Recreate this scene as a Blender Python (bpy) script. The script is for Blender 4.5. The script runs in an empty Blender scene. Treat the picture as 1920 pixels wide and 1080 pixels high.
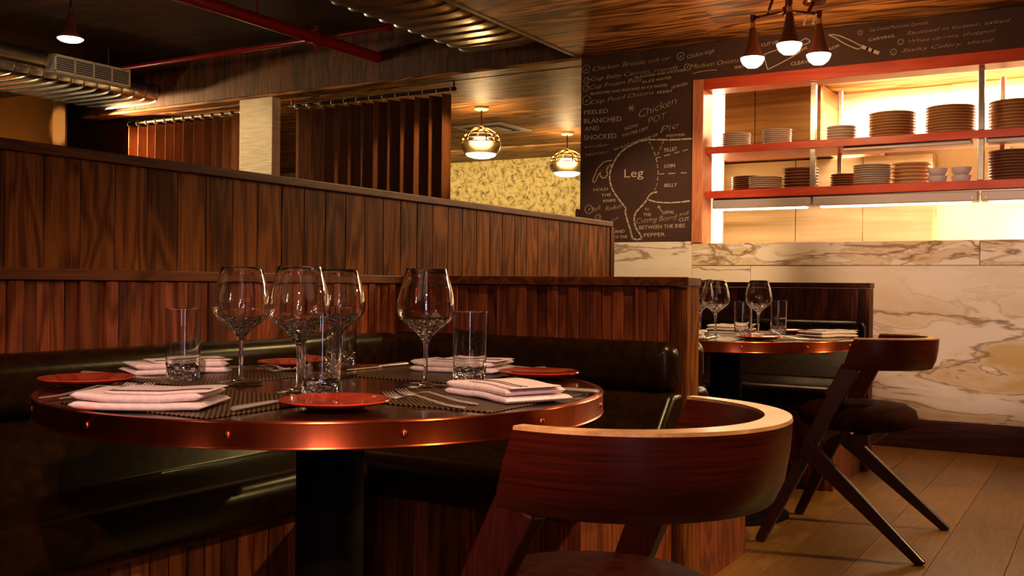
import bpy, bmesh, math, random
from mathutils import Vector, Matrix

random.seed(7)
PI = math.pi
R = math.radians
sc = bpy.context.scene
col = sc.collection

# ------------------------------------------------------------------ camera
# room axes: x runs along the kitchen wall (right), y runs towards it, z up
EYE = 0.93
cam_d = bpy.data.cameras.new('camera')
cam_d.sensor_fit = 'HORIZONTAL'
cam_d.sensor_width = 36.0
cam_d.lens = 1900.0 / 1920.0 * 36.0
cam_d.clip_start = 0.02
cam_d.clip_end = 100
cam = bpy.data.objects.new('camera', cam_d)
col.objects.link(cam)
yaw, pitch, roll = R(30.74), R(-0.18), R(0.6)
f0 = Vector((-math.sin(yaw), math.cos(yaw), 0))
r0 = Vector((math.cos(yaw), math.sin(yaw), 0))
up = Vector((0, 0, 1))
fw = f0 * math.cos(pitch) + up * math.sin(pitch)
u1 = up * math.cos(pitch) - f0 * math.sin(pitch)
rx = r0 * math.cos(roll) + u1 * math.sin(roll)
ry = -r0 * math.sin(roll) + u1 * math.cos(roll)
m = Matrix((rx, ry, -fw)).transposed().to_4x4()
m.translation = Vector((0, 0, EYE))
cam.matrix_world = m
sc.camera = cam

# ------------------------------------------------------------------ world, exposure
w = bpy.data.worlds.new('night')
sc.world = w
w.use_nodes = True
w.node_tree.nodes['Background'].inputs[0].default_value = (0.30, 0.10, 0.05, 1)
w.node_tree.nodes['Background'].inputs[1].default_value = 0.01
vs = sc.view_settings
vs.view_transform = 'Standard'
vs.look = 'None'
vs.gamma = 1.0
vs.use_curve_mapping = False
vs.exposure = 1.0


def aim(o, target):
    d = Vector(target) - o.location
    o.rotation_euler = d.to_track_quat('-Z', 'Y').to_euler()


def area_light(name, loc, target, sx, sy, power, colr, spread=180):
    l = bpy.data.lights.new(name, 'AREA')
    l.shape = 'RECTANGLE'
    l.size, l.size_y = sx, sy
    l.energy = power
    l.color = colr
    l.spread = R(spread)
    o = bpy.data.objects.new(name, l)
    col.objects.link(o)
    o.location = loc
    aim(o, target)
    return o


def spot_light(name, loc, target, power, colr, cone=60, blend=0.5, size=0.03):
    l = bpy.data.lights.new(name, 'SPOT')
    l.energy = power
    l.color = colr
    l.spot_size = R(cone)
    l.spot_blend = blend
    l.shadow_soft_size = size
    o = bpy.data.objects.new(name, l)
    col.objects.link(o)
    o.location = loc
    aim(o, target)
    return o


def point_light(name, loc, power, colr, size=0.04):
    l = bpy.data.lights.new(name, 'POINT')
    l.energy = power
    l.color = colr
    l.shadow_soft_size = size
    o = bpy.data.objects.new(name, l)
    col.objects.link(o)
    o.location = loc
    return o


WARM = (1.0, 0.60, 0.26)
AMBER = (1.0, 0.52, 0.16)
CREAM = (1.0, 0.74, 0.42)
# kitchen behind the pass: ceiling panels
area_light('kitchen_ceiling_light', (-0.4, 7.95, 2.48), (-0.4, 7.95, 0), 2.8, 0.6, 170, (1.0, 0.73, 0.44))
# room behind the curtains: unseen area light added to brighten the papered wall
area_light('back_room_fill', (-6.6, 9.9, 2.44), (-6.6, 11.6, 1.0), 3.4, 0.3, 22, (1.0, 0.78, 0.42))
# daylight from the glazed door behind the camera
area_light('door_daylight', (2.85, -4.38, 1.35), (-1.3, 1.6, 0.8), 0.45, 2.1, 11, (0.80, 0.80, 1.0))
SPOTS = [  # unseen ceiling spotlights above the frame, mostly added fill: location, target, power, colour, cone
    ((-0.30, 0.10, 2.44), (-1.25, 1.45, 0.73), 60, (1.0, 0.58, 0.34), 46),
    ((0.55, 1.30, 2.44), (-0.50, 1.40, 0.75), 56, (1.0, 0.60, 0.28), 34),
    ((-0.25, 3.00, 2.44), (-1.30, 4.05, 0.73), 45, (1.0, 0.60, 0.34), 38),
    ((1.90, 5.20, 2.44), (-0.10, 3.65, 0.0), 170, (1.0, 0.64, 0.20), 62),
    ((0.90, -0.40, 2.44), (-0.62, 6.30, 1.06), 480, (1.0, 0.66, 0.46), 16),
    ((-1.00, 4.30, 2.44), (-2.15, 3.70, 1.10), 52, (1.0, 0.70, 0.24), 84),
    ((-0.40, 2.30, 2.44), (-1.36, 2.76, 0.68), 60, (1.0, 0.58, 0.24), 46),
    ((-1.60, 4.50, 2.44), (-2.60, 6.30, 1.00), 85, (1.0, 0.70, 0.38), 44),
    ((0.85, -1.10, 2.44), (-1.30, 1.40, 0.73), 130, (1.0, 0.56, 0.50), 21),
]
for i, (lo, ta, pw, cl, cn) in enumerate(SPOTS):
    spot_light('spot', lo, ta, pw, cl, cn, 0.6, 0.025)


# ------------------------------------------------------------------ naming helpers
def tag(o, label=None, cat=None, group=None, kind=None):
    if label:
        o['label'] = label
    if cat:
        o['category'] = cat
    if group:
        o['group'] = group
    if kind:
        o['kind'] = kind
    return o


def thing(name, label, cat, loc=(0, 0, 0), rz=0.0, group=None):
    o = bpy.data.objects.new(name, None)
    o.empty_display_size = 0.05
    col.objects.link(o)
    o.location = loc
    o.rotation_euler = (0, 0, rz)
    return tag(o, label, cat, group)


def dup(root, loc=None, rz=None, label=None, group=None):
    def rec(o, par):
        c = o.copy()
        col.objects.link(c)
        if par is not None:
            c.parent = par
        for ch in list(o.children):
            rec(ch, c)
        return c
    c = rec(root, None)
    if loc is not None:
        c.location = loc
    if rz is not None:
        c.rotation_euler = (0, 0, rz)
    if label:
        c['label'] = label
    if group:
        c['group'] = group
    return c


# ------------------------------------------------------------------ mesh builder
class MB:
    def __init__(self):
        self.bm = bmesh.new()

    def box(self, x0, x1, y0, y1, z0, z1, bev=0.0, seg=2):
        r = bmesh.ops.create_cube(self.bm, size=1.0)
        vs_ = r['verts']
        for v in vs_:
            v.co = Vector(((x0 + x1) / 2 + v.co.x * (x1 - x0), (y0 + y1) / 2 + v.co.y * (y1 - y0),
                           (z0 + z1) / 2 + v.co.z * (z1 - z0)))
        if bev > 0:
            ed = list({e for v in vs_ for e in v.link_edges})
            bmesh.ops.bevel(self.bm, geom=ed, offset=bev, segments=seg, profile=0.5, affect='EDGES')
        return self

    def obox(self, c, ax, ay, az, hx, hy, hz, bev=0.0):
        """box with its own axes"""
        r = bmesh.ops.create_cube(self.bm, size=2.0)
        vs_ = r['verts']
        c, ax, ay, az = Vector(c), Vector(ax).normalized(), Vector(ay).normalized(), Vector(az).normalized()
        for v in vs_:
            v.co = c + ax * v.co.x * hx + ay * v.co.y * hy + az * v.co.z * hz
        if bev > 0:
            ed = list({e for v in vs_ for e in v.link_edges})
            bmesh.ops.bevel(self.bm, geom=ed, offset=bev, segments=2, profile=0.5, affect='EDGES')
        return self

    def bar(self, a, b, w_, t_, side=(0, 1, 0), bev=0.0, w2=None, t2=None):
        """straight member from a to b, width w_ across `side`, thickness t_; may taper"""
        a, b = Vector(a), Vector(b)
        d = (b - a).normalized()
        s = Vector(side)
        s = (s - d * s.dot(d)).normalized()
        n = d.cross(s)
        w2 = w_ if w2 is None else w2
        t2 = t_ if t2 is None else t2
        vs_ = []
        for p, ww, tt in ((a, w_, t_), (b, w2, t2)):
            for i, j in ((-1, -1), (1, -1), (1, 1), (-1, 1)):
                vs_.append(self.bm.verts.new(p + s * i * ww / 2 + n * j * tt / 2))
        fs = [(0, 1, 2, 3), (7, 6, 5, 4), (0, 4, 5, 1), (1, 5, 6, 2), (2, 6, 7, 3), (3, 7, 4, 0)]
        nf = [self.bm.faces.new([vs_[k] for k in q]) for q in fs]
        bmesh.ops.recalc_face_normals(self.bm, faces=nf)
        if bev > 0:
            ed = list({e for v in vs_ for e in v.link_edges})
            bmesh.ops.bevel(self.bm, geom=ed, offset=bev, segments=2, profile=0.5, affect='EDGES')
        return self

    def lathe(self, prof, seg=32, c=(0, 0, 0), axis=None, closed=False):
        """revolve (r, z) profile about z at c"""
        c = Vector(c)
        rot = Matrix.Identity(3)
        if axis is not None:
            rot = Vector((0, 0, 1)).rotation_difference(Vector(axis).normalized()).to_matrix()
        rings = []
        for r, z in prof:
            if r < 1e-6:
                rings.append([self.bm.verts.new(c + rot @ Vector((0, 0, z)))])
            else:
                rings.append([self.bm.verts.new(c + rot @ Vector((r * math.cos(2 * PI * k / seg), r * math.sin(2 * PI * k / seg), z)))
                              for k in range(seg)])
        n = len(rings)
        for i in range(n if closed else n - 1):
            a, b = rings[i], rings[(i + 1) % n]
            for k in range(seg):
                k2 = (k + 1) % seg
                if len(a) == 1 and len(b) == 1:
                    continue
                if len(a) == 1:
                    self.bm.faces.new((a[0], b[k2], b[k]))
                elif len(b) == 1:
                    self.bm.faces.new((a[k], a[k2], b[0]))
                else:
                    self.bm.faces.new((a[k], a[k2], b[k2], b[k]))
        return self

    def cyl(self, a, b, r, seg=16, r2=None):
        a, b = Vector(a), Vector(b)
        h = (b - a).length
        r2 = r if r2 is None else r2
        return self.lathe([(0, 0), (r, 0), (r2, h), (0, h)], seg, a, b - a)

    def tube(self, pts, r, seg=8, closed=False):
        pts = [Vector(p) for p in pts]
        n = len(pts)
        rings = []
        prev = None
        for i, p in enumerate(pts):
            if closed:
                d = (pts[(i + 1) % n] - pts[i - 1]).normalized()
            else:
                d = (pts[min(i + 1, n - 1)] - pts[max(i - 1, 0)]).normalized()
            if prev is None:
                s = d.orthogonal().normalized()
            else:
                s = (prev - d * prev.dot(d))
                s = s.normalized() if s.length > 1e-6 else d.orthogonal().normalized()
            prev = s
            t = d.cross(s)
            rr = r[i] if isinstance(r, (list, tuple)) else r
            rings.append([self.bm.verts.new(p + (s * math.cos(2 * PI * k / seg) + t * math.sin(2 * PI * k / seg)) * rr) for k in range(seg)])
        m_ = n if closed else n - 1
        for i in range(m_):
            a, b = rings[i], rings[(i + 1) % n]
            for k in range(seg):
                k2 = (k + 1) % seg
                self.bm.faces.new((a[k], a[k2], b[k2], b[k]))
        if not closed:
            self.bm.faces.new(list(reversed(rings[0])))
            self.bm.faces.new(rings[-1])
        return self

    def loft(self, secs, cap=True, closed=False):
        """join a list of equal-length closed loops"""
        rings = [[self.bm.verts.new(Vector(p)) for p in s] for s in secs]
        k_ = len(rings[0])
        n = len(rings)
        for i in range(n if closed else n - 1):
            a, b = rings[i], rings[(i + 1) % n]
            for k in range(k_):
                k2 = (k + 1) % k_
                self.bm.faces.new((a[k], a[k2], b[k2], b[k]))
        if cap and not closed:
            self.bm.faces.new(list(reversed(rings[0])))
            self.bm.faces.new(rings[-1])
        return self

    def prism(self, outline, z0, z1):
        a = [self.bm.verts.new((x, y, z0)) for x, y in outline]
        b = [self.bm.verts.new((x, y, z1)) for x, y in outline]
        n = len(a)
        self.bm.faces.new(list(reversed(a)))
        self.bm.faces.new(b)
        for k in range(n):
            k2 = (k + 1) % n
            self.bm.faces.new((a[k], a[k2], b[k2], b[k]))
        return self

    def sheet(self, grid):
        rows = [[self.bm.verts.new(Vector(p)) for p in r] for r in grid]
        for i in range(len(rows) - 1):
            for j in range(len(rows[0]) - 1):
                self.bm.faces.new((rows[i][j], rows[i][j + 1], rows[i + 1][j + 1], rows[i + 1][j]))
        return self

    def build(self, name, mat, parent=None, smooth=False, solid=0.0, sub=0):
        me = bpy.data.meshes.new(name)
        bmesh.ops.recalc_face_normals(self.bm, faces=self.bm.faces[:])
        self.bm.to_mesh(me)
        self.bm.free()
        if smooth:
            for p in me.polygons:
                p.use_smooth = True
            if smooth == 'auto':
                me.set_sharp_from_angle(angle=R(38))
        me.materials.append(mat)
        o = bpy.data.objects.new(name, me)
        col.objects.link(o)
        if parent is not None:
            o.parent = parent
        if solid:
            md = o.modifiers.new('solid', 'SOLIDIFY')
            md.thickness = solid
            md.offset = 0
        if sub:
            md = o.modifiers.new('sub', 'SUBSURF')
            md.levels = md.render_levels = sub
        return o


def struct(name, mb, mat, parent=None, **k):
    o = mb.build(name, mat, parent, **k)
    if parent is None:
        o['kind'] = 'structure'
    return o


# ------------------------------------------------------------------ materials
def new_mat(name):
    mt = bpy.data.materials.new(name)
    mt.use_nodes = True
    nt = mt.node_tree
    bs = nt.nodes['Principled BSDF']
    return mt, nt, bs


def plain(name, c, rough=0.5, metal=0.0, coat=0.0, spec=0.5, aniso=0.0):
    mt, nt, bs = new_mat(name)
    bs.inputs['Base Color'].default_value = (*c, 1)
    bs.inputs['Roughness'].default_value = rough
    bs.inputs['Metallic'].default_value = metal
    bs.inputs['Coat Weight'].default_value = coat
    bs.inputs['Coat Roughness'].default_value = 0.15
    bs.inputs['Specular IOR Level'].default_value = spec
    if aniso:
        bs.inputs['Anisotropic'].default_value = aniso
    return mt


def noisy(name, c1, c2, scale=(8, 8, 8), rough=0.5, metal=0.0, detail=4, bump=0.0, coat=0.0, lo=0.35, hi=0.65, dist=0.3, spec=0.5):
    mt, nt, bs = new_mat(name)
    bs.inputs['Specular IOR Level'].default_value = spec
    N, L = nt.nodes, nt.links
    tc = N.new('ShaderNodeTexCoord')
    mp = N.new('ShaderNodeMapping')
    mp.inputs['Scale'].default_value = scale
    nz = N.new('ShaderNodeTexNoise')
    nz.inputs['Scale'].default_value = 1
    nz.inputs['Detail'].default_value = detail
    nz.inputs['Distortion'].default_value = dist
    rp = N.new('ShaderNodeValToRGB')
    rp.color_ramp.elements[0].position = lo
    rp.color_ramp.elements[0].color = (*c1, 1)
    rp.color_ramp.elements[1].position = hi
    rp.color_ramp.elements[1].color = (*c2, 1)
    L.new(tc.outputs['Object'], mp.inputs[0])
    L.new(mp.outputs[0], nz.inputs[0])
    L.new(nz.outputs[0], rp.inputs[0])
    L.new(rp.outputs[0], bs.inputs['Base Color'])
    bs.inputs['Roughness'].default_value = rough
    bs.inputs['Metallic'].default_value = metal
    bs.inputs['Coat Weight'].default_value = coat
    if bump:
        bp = N.new('ShaderNodeBump')
        bp.inputs['Strength'].default_value = bump
        bp.inputs['Distance'].default_value = 0.01
        L.new(nz.outputs[0], bp.inputs['Height'])
        L.new(bp.outputs[0], bs.inputs['Normal'])
    return mt


def wood(name, dark, light, grain='z', rough=0.38, coat=0.15, vary=0.55, fine=1.0, spec=0.4, fig_amt=0.16):
    """grain runs along one axis; every board (mesh island) gets its own figure and tone"""
    mt, nt, bs = new_mat(name)
    N, L = nt.nodes, nt.links
    tc = N.new('ShaderNodeTexCoord')
    ge = N.new('ShaderNodeNewGeometry')
    sh = N.new('ShaderNodeVectorMath')
    sh.operation = 'ADD'
    mu = N.new('ShaderNodeMath')
    mu.operation = 'MULTIPLY'
    mu.inputs[1].default_value = 37.0
    L.new(ge.outputs['Random Per Island'], mu.inputs[0])
    L.new(tc.outputs['Object'], sh.inputs[0])
    cb = N.new('ShaderNodeCombineXYZ')
    for k in range(3):
        L.new(mu.outputs[0], cb.inputs[k])
    L.new(cb.outputs[0], sh.inputs[1])

    def stretched(along, across):
        mp = N.new('ShaderNodeMapping')
        s = [across * fine] * 3
        if grain == 'h':
            s = [along * fine, along * fine, across * fine]
        else:
            s['xyz'.index(grain)] = along * fine
        mp.inputs['Scale'].default_value = s
        L.new(sh.outputs[0], mp.inputs[0])
        return mp
    fig = N.new('ShaderNodeTexNoise')
    fig.inputs['Scale'].default_value = 1
    fig.inputs['Detail'].default_value = 2
    fig.inputs['Distortion'].default_value = 0.5
    L.new(stretched(1.4, 9).outputs[0], fig.inputs[0])
    k1 = N.new('ShaderNodeMath')
    k1.operation = 'MULTIPLY'
    k1.inputs[1].default_value = 42
    L.new(fig.outputs[0], k1.inputs[0])
    sn = N.new('ShaderNodeMath')
    sn.operation = 'SINE'
    L.new(k1.outputs[0], sn.inputs[0])
    fib = N.new('ShaderNodeTexNoise')
    fib.inputs['Scale'].default_value = 1
    fib.inputs['Detail'].default_value = 5
    fib.inputs['Roughness'].default_value = 0.65
    L.new(stretched(5, 160).outputs[0], fib.inputs[0])
    ad = N.new('ShaderNodeMath')
    ad.operation = 'MULTIPLY_ADD'
    ad.inputs[1].default_value = fig_amt
    L.new(sn.outputs[0], ad.inputs[0])
    L.new(fib.outputs[0], ad.inputs[2])
    rp = N.new('ShaderNodeValToRGB')
    rp.color_ramp.elements[0].position = 0.22
    rp.color_ramp.elements[0].color = (*dark, 1)
    rp.color_ramp.elements[1].position = 0.80
    rp.color_ramp.elements[1].color = (*light, 1)
    L.new(ad.outputs[0], rp.inputs[0])
    mr = N.new('ShaderNodeMapRange')
    mr.inputs['To Min'].default_value = 1 - vary
    mr.inputs['To Max'].default_value = 1 + vary
    L.new(ge.outputs['Random Per Island'], mr.inputs['Value'])
    hs = N.new('ShaderNodeHueSaturation')
    L.new(rp.outputs[0], hs.inputs['Color'])
    L.new(mr.outputs[0], hs.inputs['Value'])
    L.new(hs.outputs[0], bs.inputs['Base Color'])
    bs.inputs['Roughness'].default_value = rough
    bs.inputs['Coat Weight'].default_value = coat
    bs.inputs['Coat Roughness'].default_value = 0.2
    bs.inputs['Specular IOR Level'].default_value = spec
    bp = N.new('ShaderNodeBump')
    bp.inputs['Strength'].default_value = 0.08
    bp.inputs['Distance'].default_value = 0.002
    L.new(fib.outputs[0], bp.inputs['Height'])
    L.new(bp.outputs[0], bs.inputs['Normal'])
    return mt


def glass_mat(name, c=(1, 1, 1), rough=0.0, ior=1.5):
    mt, nt, bs = new_mat(name)
    bs.inputs['Base Color'].default_value = (*c, 1)
    bs.inputs['Roughness'].default_value = rough
    bs.inputs['IOR'].default_value = ior
    bs.inputs['Transmission Weight'].default_value = 1.0
    return mt


def emit(name, c, s):
    mt, nt, bs = new_mat(name)
    bs.inputs['Base Color'].default_value = (*c, 1)
    bs.inputs['Emission Color'].default_value = (*c, 1)
    bs.inputs['Emission Strength'].default_value = s
    return mt


def marble_mat(name, s1=0.62, w1=0.016, k1=0.8, s2=1.5, w2=0.022, add=0.12, brown=0.22):
    mt, nt, bs = new_mat(name)
    N, L = nt.nodes, nt.links
    tc = N.new('ShaderNodeTexCoord')
    ge = N.new('ShaderNodeNewGeometry')
    mu = N.new('ShaderNodeMath')
    mu.operation = 'MULTIPLY'
    mu.inputs[1].default_value = 13.0
    L.new(ge.outputs['Random Per Island'], mu.inputs[0])
    cb = N.new('ShaderNodeCombineXYZ')
    for k in range(3):
        L.new(mu.outputs[0], cb.inputs[k])
    sh = N.new('ShaderNodeVectorMath')
    sh.operation = 'ADD'
    L.new(tc.outputs['Object'], sh.inputs[0])
    L.new(cb.outputs[0], sh.inputs[1])

    def ridged(rot, scale, det, dist, width, stretch=2.6):
        mp = N.new('ShaderNodeMapping')
        mp.inputs['Rotation'].default_value = (0, R(rot), 0)
        mp.inputs['Scale'].default_value = (scale, scale, scale * stretch)
        L.new(sh.outputs[0], mp.inputs[0])
        nz = N.new('ShaderNodeTexNoise')
        nz.inputs['Scale'].default_value = 1
        nz.inputs['Detail'].default_value = det
        nz.inputs['Roughness'].default_value = 0.55
        nz.inputs['Distortion'].default_value = dist
        L.new(mp.outputs[0], nz.inputs[0])
        a = N.new('ShaderNodeMath')
        a.operation = 'SUBTRACT'
        a.inputs[1].default_value = 0.5
        L.new(nz.outputs[0], a.inputs[0])
        b = N.new('ShaderNodeMath')
        b.operation = 'ABSOLUTE'
        L.new(a.outputs[0], b.inputs[0])
        mr = N.new('ShaderNodeMapRange')
        mr.inputs['From Min'].default_value = 0
        mr.inputs['From Max'].default_value = width
        mr.inputs['To Min'].default_value = 1
        mr.inputs['To Max'].default_value = 0
        L.new(b.outputs[0], mr.inputs['Value'])
        return mr, nz
    v1, n1 = ridged(24, s1, 5, 0.45, w1, 3.8)
    v2, n2 = ridged(36, s2, 5, 0.8, w2, 3.2)
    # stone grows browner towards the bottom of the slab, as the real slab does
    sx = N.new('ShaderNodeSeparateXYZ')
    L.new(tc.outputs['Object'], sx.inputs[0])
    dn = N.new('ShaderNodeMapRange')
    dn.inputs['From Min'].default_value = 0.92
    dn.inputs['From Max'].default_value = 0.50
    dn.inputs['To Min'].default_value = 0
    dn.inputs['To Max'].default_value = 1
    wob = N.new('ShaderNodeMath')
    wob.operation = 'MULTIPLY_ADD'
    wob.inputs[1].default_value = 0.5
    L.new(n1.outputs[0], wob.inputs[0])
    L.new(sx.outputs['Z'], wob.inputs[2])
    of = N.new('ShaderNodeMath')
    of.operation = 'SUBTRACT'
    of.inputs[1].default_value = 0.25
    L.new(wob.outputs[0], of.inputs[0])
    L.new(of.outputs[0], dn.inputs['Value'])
    base = N.new('ShaderNodeMix')
    base.data_type = 'RGBA'
    base.inputs['A'].default_value = (0.84, 0.72, 0.60, 1)
    base.inputs['B'].default_value = (0.60, 0.39, 0.15, 1)
    cloud = N.new('ShaderNodeMapRange')
    cloud.inputs['From Min'].default_value = 0.42
    cloud.inputs['From Max'].default_value = 0.62
    L.new(n2.outputs[0], cloud.inputs['Value'])
    cm = N.new('ShaderNodeMath')
    cm.operation = 'MULTIPLY'
    L.new(cloud.outputs[0], cm.inputs[0])
    cm2 = N.new('ShaderNodeMath')
    cm2.operation = 'MULTIPLY_ADD'
    cm2.inputs[1].default_value = 0.8
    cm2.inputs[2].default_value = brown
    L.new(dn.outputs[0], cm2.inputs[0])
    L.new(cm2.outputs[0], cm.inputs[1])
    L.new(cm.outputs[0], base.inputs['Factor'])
    m1 = N.new('ShaderNodeMix')
    m1.data_type = 'RGBA'
    m1.inputs['B'].default_value = (0.20, 0.10, 0.035, 1)
    f1 = N.new('ShaderNodeMath')
    f1.operation = 'MULTIPLY'
    f1.inputs[1].default_value = k1
    L.new(v1.outputs[0], f1.inputs[0])
    L.new(f1.outputs[0], m1.inputs['Factor'])
    L.new(base.outputs['Result'], m1.inputs['A'])
    m2 = N.new('ShaderNodeMix')
    m2.data_type = 'RGBA'
    m2.inputs['B'].default_value = (0.30, 0.17, 0.07, 1)
    f2 = N.new('ShaderNodeMath')
    f2.operation = 'MULTIPLY_ADD'
    f2.inputs[1].default_value = 0.75
    f2.inputs[2].default_value = add
    L.new(dn.outputs[0], f2.inputs[0])
    f3 = N.new('ShaderNodeMath')
    f3.operation = 'MULTIPLY'
    L.new(v2.outputs[0], f3.inputs[0])
    L.new(f2.outputs[0], f3.inputs[1])
    L.new(f3.outputs[0], m2.inputs['Factor'])
    L.new(m1.outputs['Result'], m2.inputs['A'])
    L.new(m2.outputs['Result'], bs.inputs['Base Color'])
    bs.inputs['Roughness'].default_value = 0.35
    bs.inputs['Specular IOR Level'].default_value = 0.3
    return mt


def paisley_mat(name):
    mt, nt, bs = new_mat(name)
    N, L = nt.nodes, nt.links
    tc = N.new('ShaderNodeTexCoord')
    nz = N.new('ShaderNodeTexNoise')
    nz.inputs['Scale'].default_value = 7
    nz.inputs['Detail'].default_value = 2
    L.new(tc.outputs['Object'], nz.inputs[0])
    mx = N.new('ShaderNodeVectorMath')
    mx.operation = 'MULTIPLY_ADD'
    mx.inputs[1].default_value = (0.22, 0.22, 0.22)
    L.new(nz.outputs['Color'], mx.inputs[0])
    L.new(tc.outputs['Object'], mx.inputs[2])
    vo = N.new('ShaderNodeTexVoronoi')
    vo.inputs['Scale'].default_value = 5.5
    L.new(mx.outputs[0], vo.inputs['Vector'])
    k = N.new('ShaderNodeMath')
    k.operation = 'MULTIPLY'
    k.inputs[1].default_value = 24
    L.new(vo.outputs['Distance'], k.inputs[0])
    s = N.new('ShaderNodeMath')
    s.operation = 'SINE'
    L.new(k.outputs[0], s.inputs[0])
    n2 = N.new('ShaderNodeTexNoise')
    n2.inputs['Scale'].default_value = 14
    n2.inputs['Detail'].default_value = 3
    L.new(tc.outputs['Object'], n2.inputs[0])
    a = N.new('ShaderNodeMath')
    a.operation = 'MULTIPLY_ADD'
    a.inputs[1].default_value = 0.10
    L.new(s.outputs[0], a.inputs[0])
    L.new(n2.outputs[0], a.inputs[2])
    rp = N.new('ShaderNodeValToRGB')
    e = rp.color_ramp.elements
    e[0].position = 0.26
    e[0].color = (0.16, 0.10, 0.03, 1)
    e[1].position = 0.46
    e[1].color = (0.50, 0.36, 0.11, 1)
    e2 = rp.color_ramp.elements.new(0.62)
    e2.color = (0.66, 0.50, 0.18, 1)
    L.new(a.outputs[0], rp.inputs[0])
    L.new(rp.outputs[0], bs.inputs['Base Color'])
    bs.inputs['Roughness'].default_value = 0.7
    return mt


def weave_mat(name):
    mt, nt, bs = new_mat(name)
    N, L = nt.nodes, nt.links
    tc = N.new('ShaderNodeTexCoord')
    sx = N.new('ShaderNodeSeparateXYZ')
    L.new(tc.outputs['Object'], sx.inputs[0])

    def sine(sock, k, ph=0.0):
        a = N.new('ShaderNodeMath')
        a.operation = 'MULTIPLY_ADD'
        a.inputs[1].default_value = k
        a.inputs[2].default_value = ph
        L.new(sock, a.inputs[0])
        b = N.new('ShaderNodeMath')
        b.operation = 'SINE'
        L.new(a.outputs[0], b.inputs[0])
        return b
    s1 = sine(sx.outputs['X'], 2 * PI / 0.0105)
    s2 = sine(sx.outputs['Y'], 2 * PI / 0.0105)
    p = N.new('ShaderNodeMath')
    p.operation = 'MULTIPLY'
    L.new(s1.outputs[0], p.inputs[0])
    L.new(s2.outputs[0], p.inputs[1])
    rp = N.new('ShaderNodeValToRGB')
    rp.color_ramp.elements[0].position = 0.0
    rp.color_ramp.elements[0].color = (0.012, 0.006, 0.003, 1)
    rp.color_ramp.elements[1].position = 0.35
    rp.color_ramp.elements[1].color = (0.22, 0.12, 0.050, 1)
    L.new(p.outputs[0], rp.inputs[0])
    L.new(rp.outputs[0], bs.inputs['Base Color'])
    bs.inputs['Roughness'].default_value = 0.4
    bs.inputs['Metallic'].default_value = 0.3
    return mt


M = {}
M['walnut'] = wood('walnut', (0.046, 0.010, 0.003), (0.25, 0.080, 0.016), 'z', 0.45, 0.0, 0.35, spec=0.06)
M['walnut_x'] = wood('walnut_rail', (0.050, 0.010, 0.004), (0.16, 0.048, 0.015), 'y', 0.42, 0.0, 0.2, spec=0.2)
M['slat'] = wood('slat_wood', (0.055, 0.010, 0.004), (0.24, 0.060, 0.020), 'z', 0.38, 0.0, 0.55, spec=0.25)
M['header'] = wood('header_wood', (0.035, 0.009, 0.003), (0.15, 0.048, 0.015), 'z', 0.5, 0.0, 0.35)
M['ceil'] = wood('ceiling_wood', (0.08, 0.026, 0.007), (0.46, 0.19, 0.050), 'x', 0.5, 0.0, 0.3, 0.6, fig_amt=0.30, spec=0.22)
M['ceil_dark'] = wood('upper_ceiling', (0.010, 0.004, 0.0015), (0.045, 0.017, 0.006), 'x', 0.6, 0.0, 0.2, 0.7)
M['floor'] = wood('floor_oak', (0.12, 0.050, 0.010), (0.30, 0.145, 0.036), 'y', 0.42, 0.0, 0.18, spec=0.25, fig_amt=0.05)
M['chair'] = wood('mahogany', (0.022, 0.0025, 0.001), (0.125, 0.014, 0.005), 'h', 0.30, 0.15, 0.1, 1.3, fig_amt=0.03)
M['chair_leg'] = wood('mahogany_leg', (0.016, 0.002, 0.001), (0.070, 0.011, 0.005), 'z', 0.36, 0.2, 0.1, 1.6, fig_amt=0.03)
M['chair_edge_highlight'] = wood('chair_edge_highlight', (0.52, 0.24, 0.085), (0.85, 0.48, 0.20), 'y', 0.34, 0.2, 0.05, 0.8)  # pale edge wood, with the highlight from above put into its colour
M['dark_wood'] = wood('dark_wood', (0.020, 0.005, 0.003), (0.07, 0.018, 0.008), 'z', 0.5, 0.0, 0.3)
M['plinth'] = wood('plinth_wood', (0.030, 0.006, 0.004), (0.09, 0.020, 0.010), 'x', 0.45, 0.1, 0.2)
M['frame'] = wood('pass_frame', (0.42, 0.13, 0.055), (0.62, 0.22, 0.10), 'z', 0.42, 0.1, 0.05)
M['shelf'] = wood('pass_shelf', (0.38, 0.034, 0.012), (0.54, 0.066, 0.022), 'x', 0.38, 0.15, 0.05)
M['leather'] = noisy('leather', (0.009, 0.0036, 0.0009), (0.018, 0.0072, 0.0016), (30, 30, 30), 0.27, bump=0.04, spec=0.22)
M['seat_leather'] = noisy('seat_leather', (0.020, 0.003, 0.0015), (0.038, 0.007, 0.003), (40, 40, 40), 0.7, bump=0.05, spec=0.04)
M['copper'] = noisy('copper', (0.50, 0.085, 0.030), (0.78, 0.18, 0.065), (14, 14, 3), 0.17, 1.0)
M['tabletop'] = noisy('tabletop', (0.012, 0.004, 0.003), (0.028, 0.009, 0.005), (6, 40, 6), 0.16, coat=0.3)
M['pedestal'] = plain('pedestal_black', (0.004, 0.002, 0.002), 0.6, spec=0.1)
M['glass'] = glass_mat('clear_glass')
M['red_plate'] = noisy('red_glaze', (0.36, 0.022, 0.008), (0.55, 0.045, 0.015), (20, 20, 20), 0.12, coat=0.5)
M['napkin'] = noisy('napkin_linen', (0.74, 0.60, 0.58), (0.86, 0.72, 0.70), (120, 120, 120), 0.85, bump=0.1)
M['stripe'] = plain('napkin_stripe', (0.05, 0.02, 0.018), 0.8)
M['mat'] = weave_mat('woven_mat')
M['silver'] = plain('cutlery_steel', (0.92, 0.84, 0.74), 0.30, 0.75)
M['black_handle'] = plain('handle_black', (0.012, 0.006, 0.005), 0.25)
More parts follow.
